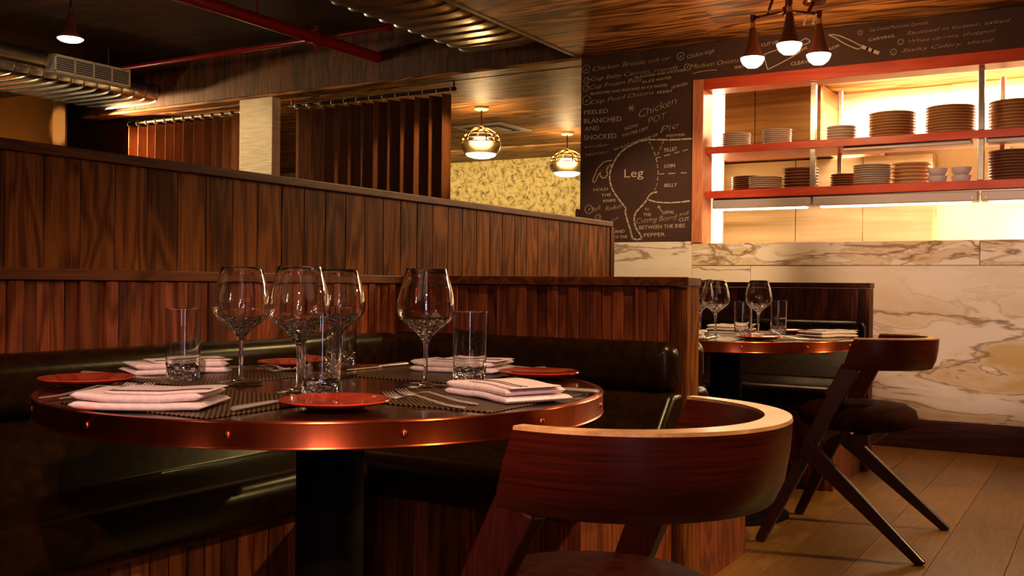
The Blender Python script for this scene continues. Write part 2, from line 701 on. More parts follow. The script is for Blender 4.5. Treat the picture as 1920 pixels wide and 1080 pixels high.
M['steel'] = noisy('brushed_steel', (0.60, 0.52, 0.42), (0.78, 0.70, 0.58), (2, 2, 90), 0.26, 1.0)
M['galv'] = noisy('galvanised', (0.55, 0.50, 0.44), (0.80, 0.74, 0.66), (5, 5, 5), 0.27, 1.0)
M['grey_rail'] = plain('heat_rail', (0.42, 0.34, 0.31), 0.45, 0.3)
M['red_pipe'] = plain('red_pipe', (0.30, 0.008, 0.007), 0.25, 0, 0.5)
M['brass'] = plain('aged_brass', (0.60, 0.36, 0.13), 0.28, 1.0)
M['bronze'] = plain('dark_bronze', (0.14, 0.055, 0.03), 0.32, 1.0)
M['shade_red'] = plain('shade_brown', (0.05, 0.008, 0.004), 0.35, 0.2, 0.3)
M['bulb'] = emit('lamp_glow', (1.0, 0.88, 0.68), 4.5)
M['tube_glow'] = emit('tube_glow', (1.0, 0.86, 0.52), 7.0)
M['chalkboard'] = noisy('chalkboard', (0.040, 0.013, 0.007), (0.060, 0.021, 0.012), (3, 3, 3), 0.85)
M['chalk'] = plain('chalk', (0.50, 0.38, 0.28), 0.95)
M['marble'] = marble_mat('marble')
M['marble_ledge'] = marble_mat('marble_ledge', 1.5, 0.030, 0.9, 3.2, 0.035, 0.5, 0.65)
M['paper'] = paisley_mat('paisley_paper')
M['curtain'] = noisy('curtain_cloth', (0.15, 0.050, 0.014), (0.22, 0.080, 0.024), (40, 40, 4), 0.75)
M['column'] = noisy('textured_plaster', (0.70, 0.58, 0.38), (0.86, 0.74, 0.52), (6, 6, 60), 0.8, bump=0.5)
M['orange_wall'] = noisy('ochre_paint', (0.36, 0.16, 0.03), (0.44, 0.20, 0.04), (1, 1, 1), 0.7)
M['peach'] = plain('peach_trim', (0.70, 0.40, 0.16), 0.6)
M['cream_wall'] = noisy('kitchen_wall', (0.80, 0.70, 0.50), (0.86, 0.76, 0.56), (2, 2, 2), 0.5)
M['dark_paint'] = plain('dark_paint', (0.03, 0.012, 0.007), 0.7)
M['plate_white'] = plain('plate_cream', (0.56, 0.46, 0.37), 0.25)
M['plate_tan'] = plain('plate_tan', (0.50, 0.26, 0.11), 0.28)
M['plate_dark'] = plain('plate_brown', (0.20, 0.085, 0.045), 0.3)
M['plate_bowl'] = plain('bowl_grey', (0.42, 0.36, 0.36), 0.3)
M['vent_grey'] = plain('vent_grey', (0.42, 0.38, 0.33), 0.5, 0.2)
M['black'] = plain('black', (0.01, 0.006, 0.005), 0.6)
M['sky_glass'] = emit('dusk_glass', (0.60, 0.72, 1.0), 2.2)

# brushed copper: the brushing runs round the rim
_nt = M['copper'].node_tree
_bs = _nt.nodes['Principled BSDF']
_tg = _nt.nodes.new('ShaderNodeTangent')
_tg.direction_type = 'RADIAL'
_tg.axis = 'Z'
_nt.links.new(_tg.outputs[0], _bs.inputs['Tangent'])
_bs.inputs['Roughness'].default_value = 0.30
_bs.inputs['Anisotropic'].default_value = 0.92
_bs.inputs['Anisotropic Rotation'].default_value = 0.25

# ================================================================== the setting
WV = 6.30          # room face of the kitchen wall
CZ = 2.515         # timber ceiling
UZ = 2.95          # raised ceiling
mb = MB()
x = -12.0
k = 0
while x < 4.5:
    y = -4.5 + (k * 0.77) % 1.6
    ys = [-4.5] + [y + 1.6 * j for j in range(1, 12) if y + 1.6 * j < 11.1] + [11.1]
    for a, b in zip(ys[:-1], ys[1:]):
        mb.box(x + 0.0012, x + 0.2238, a + 0.001, b - 0.001, -0.03, 0.0)
    x += 0.225
    k += 1
struct('floor', mb, M['floor'])
# low timber ceiling on the right and over the back room, boards along x
mb = MB()
rw = 0
y = -4.5
while y < 11.1:
    y2 = min(y + 0.14, 11.1)
    x0 = -3.2 if y < WV + 0.15 else (-8.62 if y < 6.9 else -12.0)
    brk = [x0] + sorted(random.uniform(x0, 4.5) for _ in range(3)) + [4.5]
    for a, b in zip(brk[:-1], brk[1:]):
        mb.box(a, b, y + 0.0008, y2 - 0.0008, CZ, CZ + 0.02)
    y = y2
struct('ceiling', mb, M['ceil'])
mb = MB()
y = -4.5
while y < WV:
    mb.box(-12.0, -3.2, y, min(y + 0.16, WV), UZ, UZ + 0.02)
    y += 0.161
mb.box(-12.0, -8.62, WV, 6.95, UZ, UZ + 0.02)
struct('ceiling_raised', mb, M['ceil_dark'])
mb = MB().box(-3.24, -3.2, -4.5, WV, CZ - 0.004, UZ, 0.003)
struct('trim_ceiling_edge', mb, M['header'])
# header above the curtains
mb = MB()
x = -8.62
while x < -3.25:
    x2 = min(x + 0.13, -3.2)
    mb.box(x + 0.0008, x2 - 0.0008, WV, WV + 0.15, CZ + 0.002, UZ, 0.002)
    x = x2
struct('wall_header', mb, M['header'])
struct('trim_header_highlight', MB().box(-8.62, -3.2, WV - 0.012, WV + 0.16, CZ - 0.018, CZ + 0.004, 0.003), M['ceil'])  # lighter strip added in place of the highlight on the header's lower edge
# kitchen wall with the pass opening: marble below, plaster above
OX0, OX1, OZ0, OZ1 = -2.320, 1.60, 1.215, 2.225
mb = MB().box(-3.2, OX0 - 0.005, WV + 0.02, WV + 0.15, 0, CZ)
mb.box(OX1, 4.5, WV + 0.02, WV + 0.15, 0, CZ)
mb.box(OX0 - 0.005, OX1, WV + 0.02, WV + 0.15, OZ1, CZ)
mb.box(OX0 - 0.005, OX1, WV + 0.02, WV + 0.15, 0, OZ0 - 0.03)
struct('wall_kitchen', mb, M['dark_paint'])
mb = MB()
mb.box(-3.2, -2.377, WV - 0.004, WV + 0.02, 0.17, 1.226, 0.001)          # tall slab under the board
lg = MB()
lg.box(-2.374, -0.66, WV - 0.012, WV + 0.20, 1.070, 1.213, 0.002)        # ledge slabs
lg.box(-0.657, 1.6, WV - 0.012, WV + 0.20, 1.070, 1.213, 0.002)
lg.box(1.603, 4.5, WV - 0.012, WV + 0.02, 1.070, 1.213, 0.002)
struct('trim_ledge', lg, M['marble_ledge'])
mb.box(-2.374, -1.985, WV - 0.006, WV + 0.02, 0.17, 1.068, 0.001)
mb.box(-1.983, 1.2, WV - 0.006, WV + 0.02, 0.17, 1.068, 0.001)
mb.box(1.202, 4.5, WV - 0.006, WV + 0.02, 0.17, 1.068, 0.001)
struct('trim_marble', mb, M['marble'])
struct('baseboard_kitchen', MB().box(-3.2, 4.5, WV - 0.02, WV + 0.02, 0, 0.168, 0.004), M['plinth'])
# other walls
struct('wall_right', MB().box(4.5, 4.6, -4.5, 11.1, 0, UZ), M['dark_wood'])
struct('wall_left', MB().box(-12.1, -12.0, -4.5, 11.1, 0, UZ), M['dark_paint'])
mb = MB().box(-12.0, 2.45, -4.6, -4.5, 0, UZ).box(3.25, 4.5, -4.6, -4.5, 0, UZ).box(2.45, 3.25, -4.6, -4.5, 2.45, UZ)
struct('wall_near', mb, M['dark_wood'])
mb = MB()
for a, b, c, d in ((2.45, 2.53, 0, 2.45), (3.17, 3.25, 0, 2.45), (2.45, 3.25, 2.37, 2.45), (2.45, 3.25, 0, 0.25)):
    mb.box(a, b, -4.58, -4.5, c, d, 0.004)
dr = struct('door_1', mb, M['dark_wood'])
MB().box(2.53, 3.17, -4.56, -4.55, 0.25, 2.37).build('door_pane', M['glass'], dr)
struct('wall_back', MB().box(-12.0, -3.05, 11.0, 11.1, 0, CZ), M['paper'])
struct('wall_back_right', MB().box(-3.15, -3.05, WV + 0.15, 11.0, 0, CZ), M['dark_wood'])
# ochre wall and lit reveal far left
struct('wall_ochre', MB().box(-12.0, -9.74, 6.80, 6.90, 0, UZ), M['orange_wall'])
struct('trim_pilaster', MB().box(-9.74, -9.53, 6.77, 6.90, 0, UZ, 0.004), M['peach'])
struct('wall_pier', MB().box(-9.19, -8.25, 6.55, 6.90, 0, UZ, 0.004), M['dark_wood'])
# column between the curtains
struct('trim_column', MB().box(-6.495, -6.115, WV + 0.0, WV + 0.10, 0, CZ - 0.019, 0.004), M['column'])
# beam across the raised ceiling
struct('trim_beam', MB().box(-12.0, -5.6, 3.05, 3.32, UZ - 0.16, UZ + 0.01, 0.004), M['header'])

# ------------------------------------------------------------------ kitchen behind the pass
mb = MB().box(-2.95, 2.0, 8.5, 8.6, 0, 2.6)
struct('wall_kitchen_back', mb, M['cream_wall'])
mb = MB().box(-3.05, -2.95, WV + 0.15, 8.6, 0, 2.6).box(2.0, 2.1, WV + 0.15, 8.6, 0, 2.6)
struct('wall_kitchen_sides', mb, M['cream_wall'])

# pass frame round the opening
fr = bpy.data.objects.new('window_1', None)
col.objects.link(fr)
fr.location = (-2.34, WV, 1.215)
fr['kind'] = 'structure'
ox, oy, oz = -2.34, WV, 1.215


def L3(a, o=(0, 0, 0)):
    return tuple(p - q for p, q in zip(a, o))


def lbox(mb_, o, x0, x1, y0, y1, z0, z1, bev=0.0):
    return mb_.box(x0 - o[0], x1 - o[0], y0 - o[1], y1 - o[1], z0 - o[2], z1 - o[2], bev)


o = (ox, oy, oz)
lbox(MB(), o, -2.377, -2.305, WV - 0.022, WV + 0.16, 1.216, 2.277, 0.003).build('jamb', M['frame'], fr)
lbox(MB(), o, 1.60, 1.672, WV - 0.022, WV + 0.16, 1.216, 2.277, 0.003).build('jamb', M['frame'], fr)
lbox(MB(), o, -2.304, 1.599, WV - 0.022, WV + 0.16, 2.205, 2.277, 0.003).build('head_rail', M['shelf'], fr)

# shelving unit of the pass
o = (-2.28, WV, 1.216)
sh = thing('pass_shelving', 'two red timber shelves on square steel posts inside the kitchen pass', 'shelving', o)
lbox(MB(), o, -2.30, 1.59, WV + 0.03, WV + 0.46, 1.795, 1.842, 0.002).build('shelf', M['shelf'], sh)
lbox(MB(), o, -2.30, 1.59, WV + 0.03, WV + 0.46, 1.505, 1.555, 0.002).build('shelf', M['shelf'], sh)
for px in (-1.615, -0.665, 0.29, 1.24):
    p = MB()
    for za, zb in ((1.556, 1.794), (1.843, 2.204)):
        lbox(p, o, px - 0.017, px + 0.017, WV + 0.035, WV + 0.069, za, zb, 0.003)
    p.build('post', M['steel'], sh)
    p = MB()
    for za, zb in ((1.556, 1.794), (1.843, 2.204)):
        lbox(p, o, px + 0.065, px + 0.092, WV + 0.40, WV + 0.43, za, zb, 0.003)
    p.build('rear_post', M['steel'], sh)
# heat rails: one below each shelf
o = (-2.28, WV + 0.05, 1.42)
hr = thing('heat_lamp_rail', 'long grey heat lamp rail under the lower red shelf', 'heat lamp', (-2.28, WV + 0.05, 1.504))
o = (-2.28, WV + 0.05, 1.504)
for xa, xb in ((-2.265, -1.625), (-1.615, -0.68), (-0.665, 0.28), (0.29, 1.58)):
    h = lbox(MB(), o, xa, xb, WV + 0.045, WV + 0.17, 1.438, 1.4945, 0.006).build('housing', M['grey_rail'], hr)
    for q in (0.03, 0.5, 0.97):
        b = MB()
        cx_ = xa + (xb - xa) * q
        b.cyl((cx_ - o[0], WV + 0.0445 - o[1], 1.458 - o[2]), (cx_ - o[0], WV + 0.039 - o[1], 1.458 - o[2]), 0.0045, 10)
        b.build('screw', M['silver'], h)
    lbox(MB(), o, xa + 0.04, xb - 0.04, WV + 0.075, WV + 0.14, 1.431, 1.4379, 0.002).build('glow_tube', M['tube_glow'], hr)
lbox(MB(), o, -2.265, 1.58, WV + 0.06, WV + 0.16, 1.495, 1.504).build('bracket_strip', M['steel'], hr)
h2 = thing('heat_lamp_rail', 'thin grey heat lamp rail under the upper red shelf', 'heat lamp', (-1.2, WV + 0.10, 1.794))
o = (-1.2, WV + 0.10, 1.794)
for xa, xb in ((-1.44, -0.72), (-0.64, 0.25)):
    lbox(MB(), o, xa, xb, WV + 0.06, WV + 0.17, 1.770, 1.7935, 0.004).build('housing', M['grey_rail'], h2)
# tube lights in the reveal
t_ = thing('tube_light', 'tall glowing tube light at the left end of the kitchen pass', 'lamp', (-2.435, WV + 0.55, 1.216))
MB().box(-0.045, 0.045, 0, 0.04, -0.45, 1.08, 0.012).build('diffuser', M['tube_glow'], t_)
MB().box(-0.06, 0.06, 0.04, 0.06, -0.47, 1.10, 0.004).build('backplate', M['steel'], t_)
# stainless cabinets on the back wall
o = (-1.9, 8.1, 1.0)


def panel_unit(name, label, cat, x0, x1, y0, y1, z0, z1, mat, seams):
    c = ((x0 + x1) / 2, (y0 + y1) / 2, z0)
    t = thing(name, label, cat, c)
    lbox(MB(), c, x0, x1, y0 + 0.02, y1, z0, z1, 0.004).build('body', mat, t)
    xs = [x0] + seams + [x1]
    for a, b in zip(xs[:-1], xs[1:]):
        lbox(MB(), c, a + 0.004, b - 0.004, y0, y0 + 0.019, z0 + 0.005, z1 - 0.005, 0.003).build('panel', mat, t)
    return t


M['hood'] = noisy('hood_steel', (0.22, 0.10, 0.03), (0.50, 0.28, 0.10), (0.6, 0.6, 16), 0.3, 0.6, 3)
M['splash'] = noisy('splash_steel', (0.40, 0.28, 0.14), (0.80, 0.64, 0.42), (0.4, 0.4, 7), 0.30, 0.5, 3)
panel_unit('extractor_hood', 'brushed golden steel extractor hood at the left of the kitchen', 'extractor hood', -2.94, -1.95, 7.9, 8.49, 1.98, 2.5, M['hood'], [-2.47])
panel_unit('wall_cladding', 'tall pale steel cladding under the extractor hood', 'wall panel', -2.94, -1.2, 8.30, 8.49, 0.85, 1.975, M['splash'], [-2.25, -1.72])
u_ = thing('wall_shelf', 'long cream shelf unit high on the kitchen back wall', 'shelf', (-0.6, 8.3, 2.04))
MB().box(-1.15, 1.9, -0.12, 0.19, 0, 0.10, 0.004).build('shelf_board', M['cream_wall'], u_)
for bx in (-1.0, -0.1, 0.8, 1.7):
    MB().box(bx - 0.02, bx + 0.02, 0.13, 0.19, -0.22, -0.001, 0.003).build('bracket', M['steel'], u_)
for bx, lb in ((-0.42, 'small white shelf on the kitchen back wall, left of the pair'), (0.28, 'small white shelf on the kitchen back wall, right of the pair')):
    s_ = thing('wall_bracket_shelf', lb, 'shelf', (bx, 8.48, 1.22), group='small shelves on the kitchen back wall')
    MB().box(-0.26, 0.26, -0.24, 0.015, 0.0, 0.03, 0.004).build('shelf_board', M['cream_wall'], s_)
    for q in (-0.2, 0.2):
        p = MB()
        p.loft([[(q - 0.012, 0.015, -0.16), (q - 0.012, 0.015, -0.001), (q - 0.012, -0.18, -0.001)],
                [(q + 0.012, 0.015, -0.16), (q + 0.012, 0.015, -0.001), (q + 0.012, -0.18, -0.001)]])
        p.build('bracket', M['cream_wall'], s_)
cl = thing('wall_cladding', 'yellow lit smooth panels on the kitchen wall above the long shelf', 'wall panel', (0.2, 8.47, 2.15))
for a, b in ((-1.3, -0.62), (-0.61, 0.5), (0.51, 1.7)):
    MB().box(a, b, 0, 0.025, 0.0, 0.40, 0.003).build('panel', M['cream_wall'], cl)

# ------------------------------------------------------------------ crockery on the pass


def plate_profile(r, h, t=0.004):
    return [(0, 0.0), (r * 0.55, 0.0), (r * 0.60, 0.002), (r * 0.96, h * 0.62), (r, h * 0.86), (r * 0.985, h), (r * 0.62, 0.006 + h * 0.12), (0, 0.006)]


def plate_mesh(r, h, seg=40):
    return MB().lathe(plate_profile(r, h), seg)


ORD = ['top', 'second', 'third', 'fourth', 'fifth', 'sixth', 'seventh', 'eighth', 'ninth', 'tenth', 'eleventh', 'twelfth', 'thirteenth']


def stack(name, what, where, x, y, z, dia, h_total, n, mat, group, cat='plate'):
    pitch_ = h_total / (n + 0.35)
    first = None
    for i in range(n):
        lab = ('topmost' if i == n - 1 else 'lowest' if i == 0 else ORD[n - 1 - i] + ' from the top') 
        lab = '%s, %s, %s' % (what, lab, where)
        if first is None:
            first = plate_mesh(dia / 2, pitch_ * 1.30).build(name, mat, smooth='auto')
            ob = first
        else:
            ob = first.copy()
            col.objects.link(ob)
        ob.location = (x + random.uniform(-.002, .002), y + random.uniform(-.002, .002), z + i * pitch_)
        ob.rotation_euler = (0, 0, random.uniform(0, 6))
        tag(ob, lab, cat, group)


ZU, ZL = 1.8425, 1.5555
stack('side_plate', 'small cream plate', 'leftmost stack, upper red shelf', -2.155, 6.50, ZU, 0.190, 0.098, 7, M['plate_white'], 'small cream plates leftmost on the upper shelf')
stack('side_plate', 'small cream plate', 'stack left of first post, upper shelf', -1.885, 6.50, ZU, 0.188, 0.104, 8, M['plate_white'], 'small cream plates left of the first post')
stack('side_plate', 'small cream plate', 'stack right of first post, upper shelf', -1.480, 6.50, ZU, 0.180, 0.096, 5, M['plate_white'], 'small cream plates right of the first post')
stack('dinner_plate', 'wide tan plate', 'middle stack, upper shelf', -1.185, 6.55, ZU, 0.275, 0.164, 9, M['plate_tan'], 'wide tan plates mid upper shelf')
stack('dinner_plate', 'wide tan plate', 'stack left of second post, upper shelf', -0.855, 6.55, ZU, 0.282, 0.176, 10, M['plate_tan'], 'wide tan plates beside the second post')
stack('dinner_plate', 'wide tan plate', 'stack right of second post, upper shelf', -0.505, 6.55, ZU, 0.290, 0.180, 9, M['plate_tan'], 'wide tan plates right of the second post')
stack('dinner_plate', 'dark brown plate', 'leftmost stack, lower shelf', -2.115, 6.64, ZL, 0.225, 0.112, 8, M['plate_dark'], 'dark plates leftmost on the lower shelf')
stack('shallow_bowl', 'cream shallow bowl', 'front left stack, lower shelf', -1.945, 6.455, ZL, 0.215, 0.084, 6, M['plate_white'], 'cream bowls on the lower shelf', 'bowl')
stack('dinner_plate', 'dark brown plate', 'stack left of first post, lower shelf', -1.765, 6.63, ZL, 0.228, 0.150, 7, M['plate_dark'], 'dark plates behind the cream bowls')
stack('side_plate', 'small dark plate', 'stack right of first post, lower shelf', -1.485, 6.62, ZL, 0.172, 0.098, 6, M['plate_dark'], 'small dark plates on the lower shelf')
stack('side_plate', 'pale grey plate', 'middle stack, lower shelf', -1.285, 6.46, ZL, 0.222, 0.128, 9, M['plate_white'], 'pale plates mid lower shelf')
stack('dinner_plate', 'ochre brown plate', 'behind pale grey stack, lower shelf', -1.085, 6.62, ZL, 0.236, 0.146, 6, M['plate_tan'], 'ochre plates mid lower shelf')
stack('dinner_plate', 'dark brown plate', 'stack right of second post, lower shelf', -0.505, 6.55, ZL, 0.290, 0.180, 10, M['plate_dark'], 'dark plates right of the second post')


def cup_stack(where, x, y, n=2):
    first = None
    for i in range(n):
        if first is None:
            first = MB().lathe([(0, 0), (0.030, 0), (0.046, 0.008), (0.056, 0.026), (0.058, 0.047), (0.0545, 0.047), (0.050, 0.022), (0.03, 0.008), (0, 0.007)], 28).build('ramekin', M['plate_bowl'], smooth='auto')
            ob = first
        else:
            ob = first.copy()
            col.objects.link(ob)
        ob.location = (x, y, ZL + i * 0.0475)
        tag(ob, 'small grey %s ramekin of the %s pair on the lower shelf' % ('upper' if i else 'lower', where), 'ramekin', 'small ramekins on the lower shelf')


cup_stack('left', -0.915, 6.50)
cup_stack('right', -0.785, 6.50)

# ------------------------------------------------------------------ chalkboard
cb = thing('chalkboard', 'dark brown chalkboard wall covered in chalk writing and a butcher drawing', 'chalkboard', (-3.2, WV, 1.228))
o = (-3.2, WV, 1.228)
p = lbox(MB(), o, -3.2, -2.379, WV - 0.006, WV + 0.019, 1.228, 2.513)
lbox(p, o, -2.379, 4.45, WV - 0.006, WV + 0.019, 2.279, 2.513)
p.build('board', M['chalkboard'], cb)
struct('trim_board_post', MB().box(-3.225, -3.202, WV - 0.03, WV + 0.02, 0, 1.46, 0.003), M['dark_wood'])
TEXTS=[('Chicken Breast, cut or', -3.111, 2.41, 0.572, 1.9, 0.04, 's'),
('Chicken thigh', -2.424, 2.424, 0.185, 6.5, 0.035, 's'),
('Cup Baby Carrots, rounds', -3.126, 2.343, 0.638, 1.7, 0.037, 's'),
('BLANCHED AND SHOCKED', -2.792, 2.33, 0.355, 2.6, 0.014, 'k'),
('Cup Frozen Peas', -3.134, 2.286, 0.389, 3.1, 0.037, 's'),
('IN ICE WATER', -2.738, 2.292, 0.207, 3.6, 0.017, 'k'),
('BLANCHED AND SHOCKED IN ICE WATER', -3.125, 2.247, 0.566, 1.0, 0.017, 'k'),
('Cup Pearl Onions', -3.124, 2.182, 0.47, 3.8, 0.037, 's'),
('FRESH', -2.633, 2.211, 0.103, 2.8, 0.018, 'k'),
('OR FROZEN', -2.53, 2.236, 0.109, 9.5, 0.018, 'k'),
('PEELED', -3.176, 2.117, 0.184, -0.9, 0.029, 'k'),
('BLANCHED', -3.176, 2.054, 0.285, -0.8, 0.034, 'k'),
('AND', -3.17, 2.002, 0.111, -1.0, 0.031, 'k'),
('SHOCKED', -3.174, 1.938, 0.246, -0.2, 0.035, 'k'),
('under', -3.164, 1.883, 0.185, 0.9, 0.029, 's'),
('water', -3.16, 1.828, 0.182, 2.8, 0.029, 's'),
('Chicken', -2.758, 2.061, 0.277, 15.9, 0.065, 's'),
('POT', -2.694, 2.015, 0.14, 12.8, 0.053, 's'),
('Pie', -2.607, 1.946, 0.135, 14.1, 0.053, 's'),
('NOW', -2.864, 1.985, 0.101, 12.0, 0.021, 'k'),
("YOU'RE LEFT", -2.886, 1.94, 0.201, 11.5, 0.021, 'k'),
('W/ FLAT SECTIONS OF', -2.947, 1.849, 0.336, 14.7, 0.018, 'k'),
('PEPPER', -2.563, 1.919, 0.131, 0.9, 0.016, 'k'),
('FILLET', -2.576, 1.823, 0.087, 2.0, 0.025, 'k'),
('LOIN', -2.575, 1.717, 0.073, 0.8, 0.024, 'k'),
('BELLY', -2.574, 1.589, 0.088, 1.3, 0.023, 'k'),
('Leg', -2.866, 1.665, 0.14, 0.0, 0.06, 'l'),
('HOLD', -3.096, 1.581, 0.11, 1.6, 0.02, 'k'),
('THE', -3.037, 1.541, 0.073, 2.4, 0.02, 'k'),
('KNIFE', -3.021, 1.502, 0.093, 1.2, 0.02, 'k'),
('Red', -3.1, 1.435, 0.069, 22.9, 0.038, 's'),
('Radish', -3.005, 1.444, 0.121, 6.7, 0.037, 's'),
('cut', -2.957, 1.368, 0.06, 19.3, 0.028, 's'),
('AND', -2.933, 1.289, 0.074, 2.3, 0.022, 'k'),
('INTO THE', -2.971, 1.252, 0.131, 1.3, 0.02, 'k'),
('TO', -2.713, 1.436, 0.03, 3.8, 0.018, 'k'),
('THE', -2.723, 1.4, 0.055, 1.0, 0.021, 'k'),
('Cutting Board', -2.772, 1.35, 0.29, 4.2, 0.047, 's'),
('and', -2.469, 1.391, 0.07, 9.9, 0.033, 's'),
('CUT', -2.469, 1.357, 0.072, 5.6, 0.024, 'k'),
('BETWEEN THE RIBS', -2.752, 1.311, 0.324, 1.4, 0.026, 'k'),
('PEPPER', -2.718, 1.261, 0.151, 1.1, 0.025, 'k'),
('OFFAL', -2.589, 1.408, 0.088, 3.3, 0.022, 'k'),
('Medium Onions', -2.402, 2.354, 0.328, 2.1, 0.039, 's'),
('FINELY', -2.102, 2.324, 0.064, 4.5, 0.018, 'k'),
('CUT UP', -1.931, 2.447, 0.107, 5.3, 0.02, 'k'),
('CLEAVER', -1.744, 2.31, 0.147, 2.7, 0.022, 'k'),
('KNIFE', -1.701, 2.383, 0.064, 19.3, 0.018, 'k'),
('SLICER', -1.512, 2.379, 0.066, 15.7, 0.015, 'k'),
('Cup Cremini Mushrooms, Quartered', -1.274, 2.466, 0.811, 0.9, 0.026, 's'),
('CARVING', -1.281, 2.408, 0.146, 3.5, 0.017, 'k'),
('Sauteed in butter, salted', -1.068, 2.422, 0.554, 1.0, 0.025, 's'),
('White carrots, chopped', -1.053, 2.371, 0.462, 1.6, 0.026, 's'),
('Stalks Celery, sliced', -1.091, 2.321, 0.494, 1.2, 0.026, 's'),
('1', -3.175, 2.416, 0.022, 2.6, 0.029, 's'),
('2', -3.166, 2.339, 0.022, 2.6, 0.029, 's'),
('3', -3.17, 2.286, 0.022, 2.6, 0.029, 's'),
('4', -3.168, 2.197, 0.023, 2.5, 0.029, 's'),
('6', -2.48, 2.433, 0.02, 0.0, 0.027, 's'),
('1', -2.431, 2.359, 0.02, 2.9, 0.028, 's'),
('1', -3.14, 1.444, 0.023, 5.0, 0.028, 's'),
('2', -3.066, 1.389, 0.022, 5.2, 0.028, 's'),
('1', -1.334, 2.46, 0.011, 0.0, 0.015, 's'),
('2', -1.104, 2.375, 0.011, 5.2, 0.016, 's'),
('2', -1.145, 2.321, 0.011, 0.0, 0.015, 's')]
RINGS=[(-3.164, 2.43, 0.028), (-3.158, 2.35, 0.022), (-3.162, 2.297, 0.022), (-3.157, 2.213, 0.032), (-2.47, 2.445, 0.025), (-2.423, 2.369, 0.022), (-3.132, 1.458, 0.029), (-3.059, 1.399, 0.021), (-1.329, 2.465, 0.013), (-1.098, 2.384, 0.016), (-1.138, 2.329, 0.017)]
LINES=[(9, [(-2.389, 1.898), (-2.461, 1.898), (-2.548, 1.9), (-2.636, 1.908), (-2.696, 1.911), (-2.756, 1.905), (-2.802, 1.889), (-2.85, 1.867), (-2.893, 1.839), (-2.923, 1.807), (-2.946, 1.771), (-2.966, 1.73), (-2.976, 1.687), (-2.973, 1.645), (-2.96, 1.602), (-2.939, 1.564), (-2.912, 1.529), (-2.886, 1.497), (-2.865, 1.471), (-2.851, 1.457), (-2.857, 1.432), (-2.848, 1.4), (-2.832, 1.351), (-2.816, 1.308), (-2.81, 1.28), (-2.8, 1.251), (-2.764, 1.242), (-2.733, 1.25), (-2.74, 1.272), (-2.761, 1.298), (-2.78, 1.329), (-2.788, 1.364), (-2.79, 1.399), (-2.778, 1.427), (-2.751, 1.454), (-2.721, 1.483), (-2.699, 1.508), (-2.689, 1.528), (-2.674, 1.544), (-2.655, 1.555), (-2.629, 1.558)]),
(8, [(-2.684, 1.507), (-2.632, 1.492), (-2.58, 1.486), (-2.528, 1.483), (-2.456, 1.486), (-2.398, 1.491)]),
(6, [(-2.962, 1.786), (-2.993, 1.785), (-3.024, 1.775), (-3.064, 1.741), (-3.082, 1.707), (-3.098, 1.672), (-3.105, 1.648), (-3.091, 1.641), (-3.075, 1.663), (-3.063, 1.691), (-3.035, 1.726), (-3.001, 1.745), (-2.966, 1.758)]),
(7, [(-2.977, 1.751), (-3.016, 1.739), (-3.044, 1.716), (-3.05, 1.691), (-3.031, 1.669), (-3.003, 1.672), (-2.991, 1.695), (-3.0, 1.72), (-2.985, 1.745)]),
(-6, [(-2.688, 1.896), (-2.669, 1.865), (-2.65, 1.825), (-2.635, 1.782), (-2.627, 1.74), (-2.621, 1.699), (-2.622, 1.657), (-2.626, 1.616), (-2.636, 1.586), (-2.647, 1.564)]),
(-6, [(-2.585, 1.893), (-2.599, 1.86), (-2.618, 1.823), (-2.635, 1.789)]),
(-6, [(-2.635, 1.785), (-2.576, 1.796), (-2.503, 1.811), (-2.445, 1.822), (-2.388, 1.834)]),
(-6, [(-2.612, 1.677), (-2.545, 1.677), (-2.458, 1.677), (-2.386, 1.676)]),
(4, [(-2.616, 1.464), (-2.604, 1.447), (-2.592, 1.428)]),
(4, [(-2.619, 1.45), (-2.616, 1.465), (-2.602, 1.46)]),
(4, [(-2.843, 2.134), (-2.797, 2.13)]),
(4, [(-2.832, 2.151), (-2.807, 2.113)]),
(4, [(-2.808, 2.149), (-2.832, 2.114)]),
(5, [(-1.515, 2.474), (-1.491, 2.473), (-1.454, 2.463), (-1.402, 2.436), (-1.36, 2.41), (-1.323, 2.385)]),
(5, [(-1.513, 2.472), (-1.475, 2.451), (-1.428, 2.415), (-1.38, 2.386), (-1.341, 2.368), (-1.328, 2.372), (-1.321, 2.385)]),
(14, [(-1.318, 2.38), (-1.287, 2.365), (-1.256, 2.349), (-1.225, 2.333)]),
(5, [(-1.691, 2.452), (-1.669, 2.463), (-1.653, 2.47), (-1.636, 2.458), (-1.626, 2.445), (-1.641, 2.437), (-1.677, 2.429)]),
(5, [(-1.677, 2.435), (-1.834, 2.417), (-1.879, 2.407), (-1.913, 2.397), (-1.91, 2.372), (-1.902, 2.34), (-1.889, 2.3), (-1.839, 2.319), (-1.761, 2.352), (-1.69, 2.387), (-1.677, 2.429)]),
(3, [(-2.384, 2.323), (-2.323, 2.332), (-2.263, 2.334), (-2.221, 2.33)])]


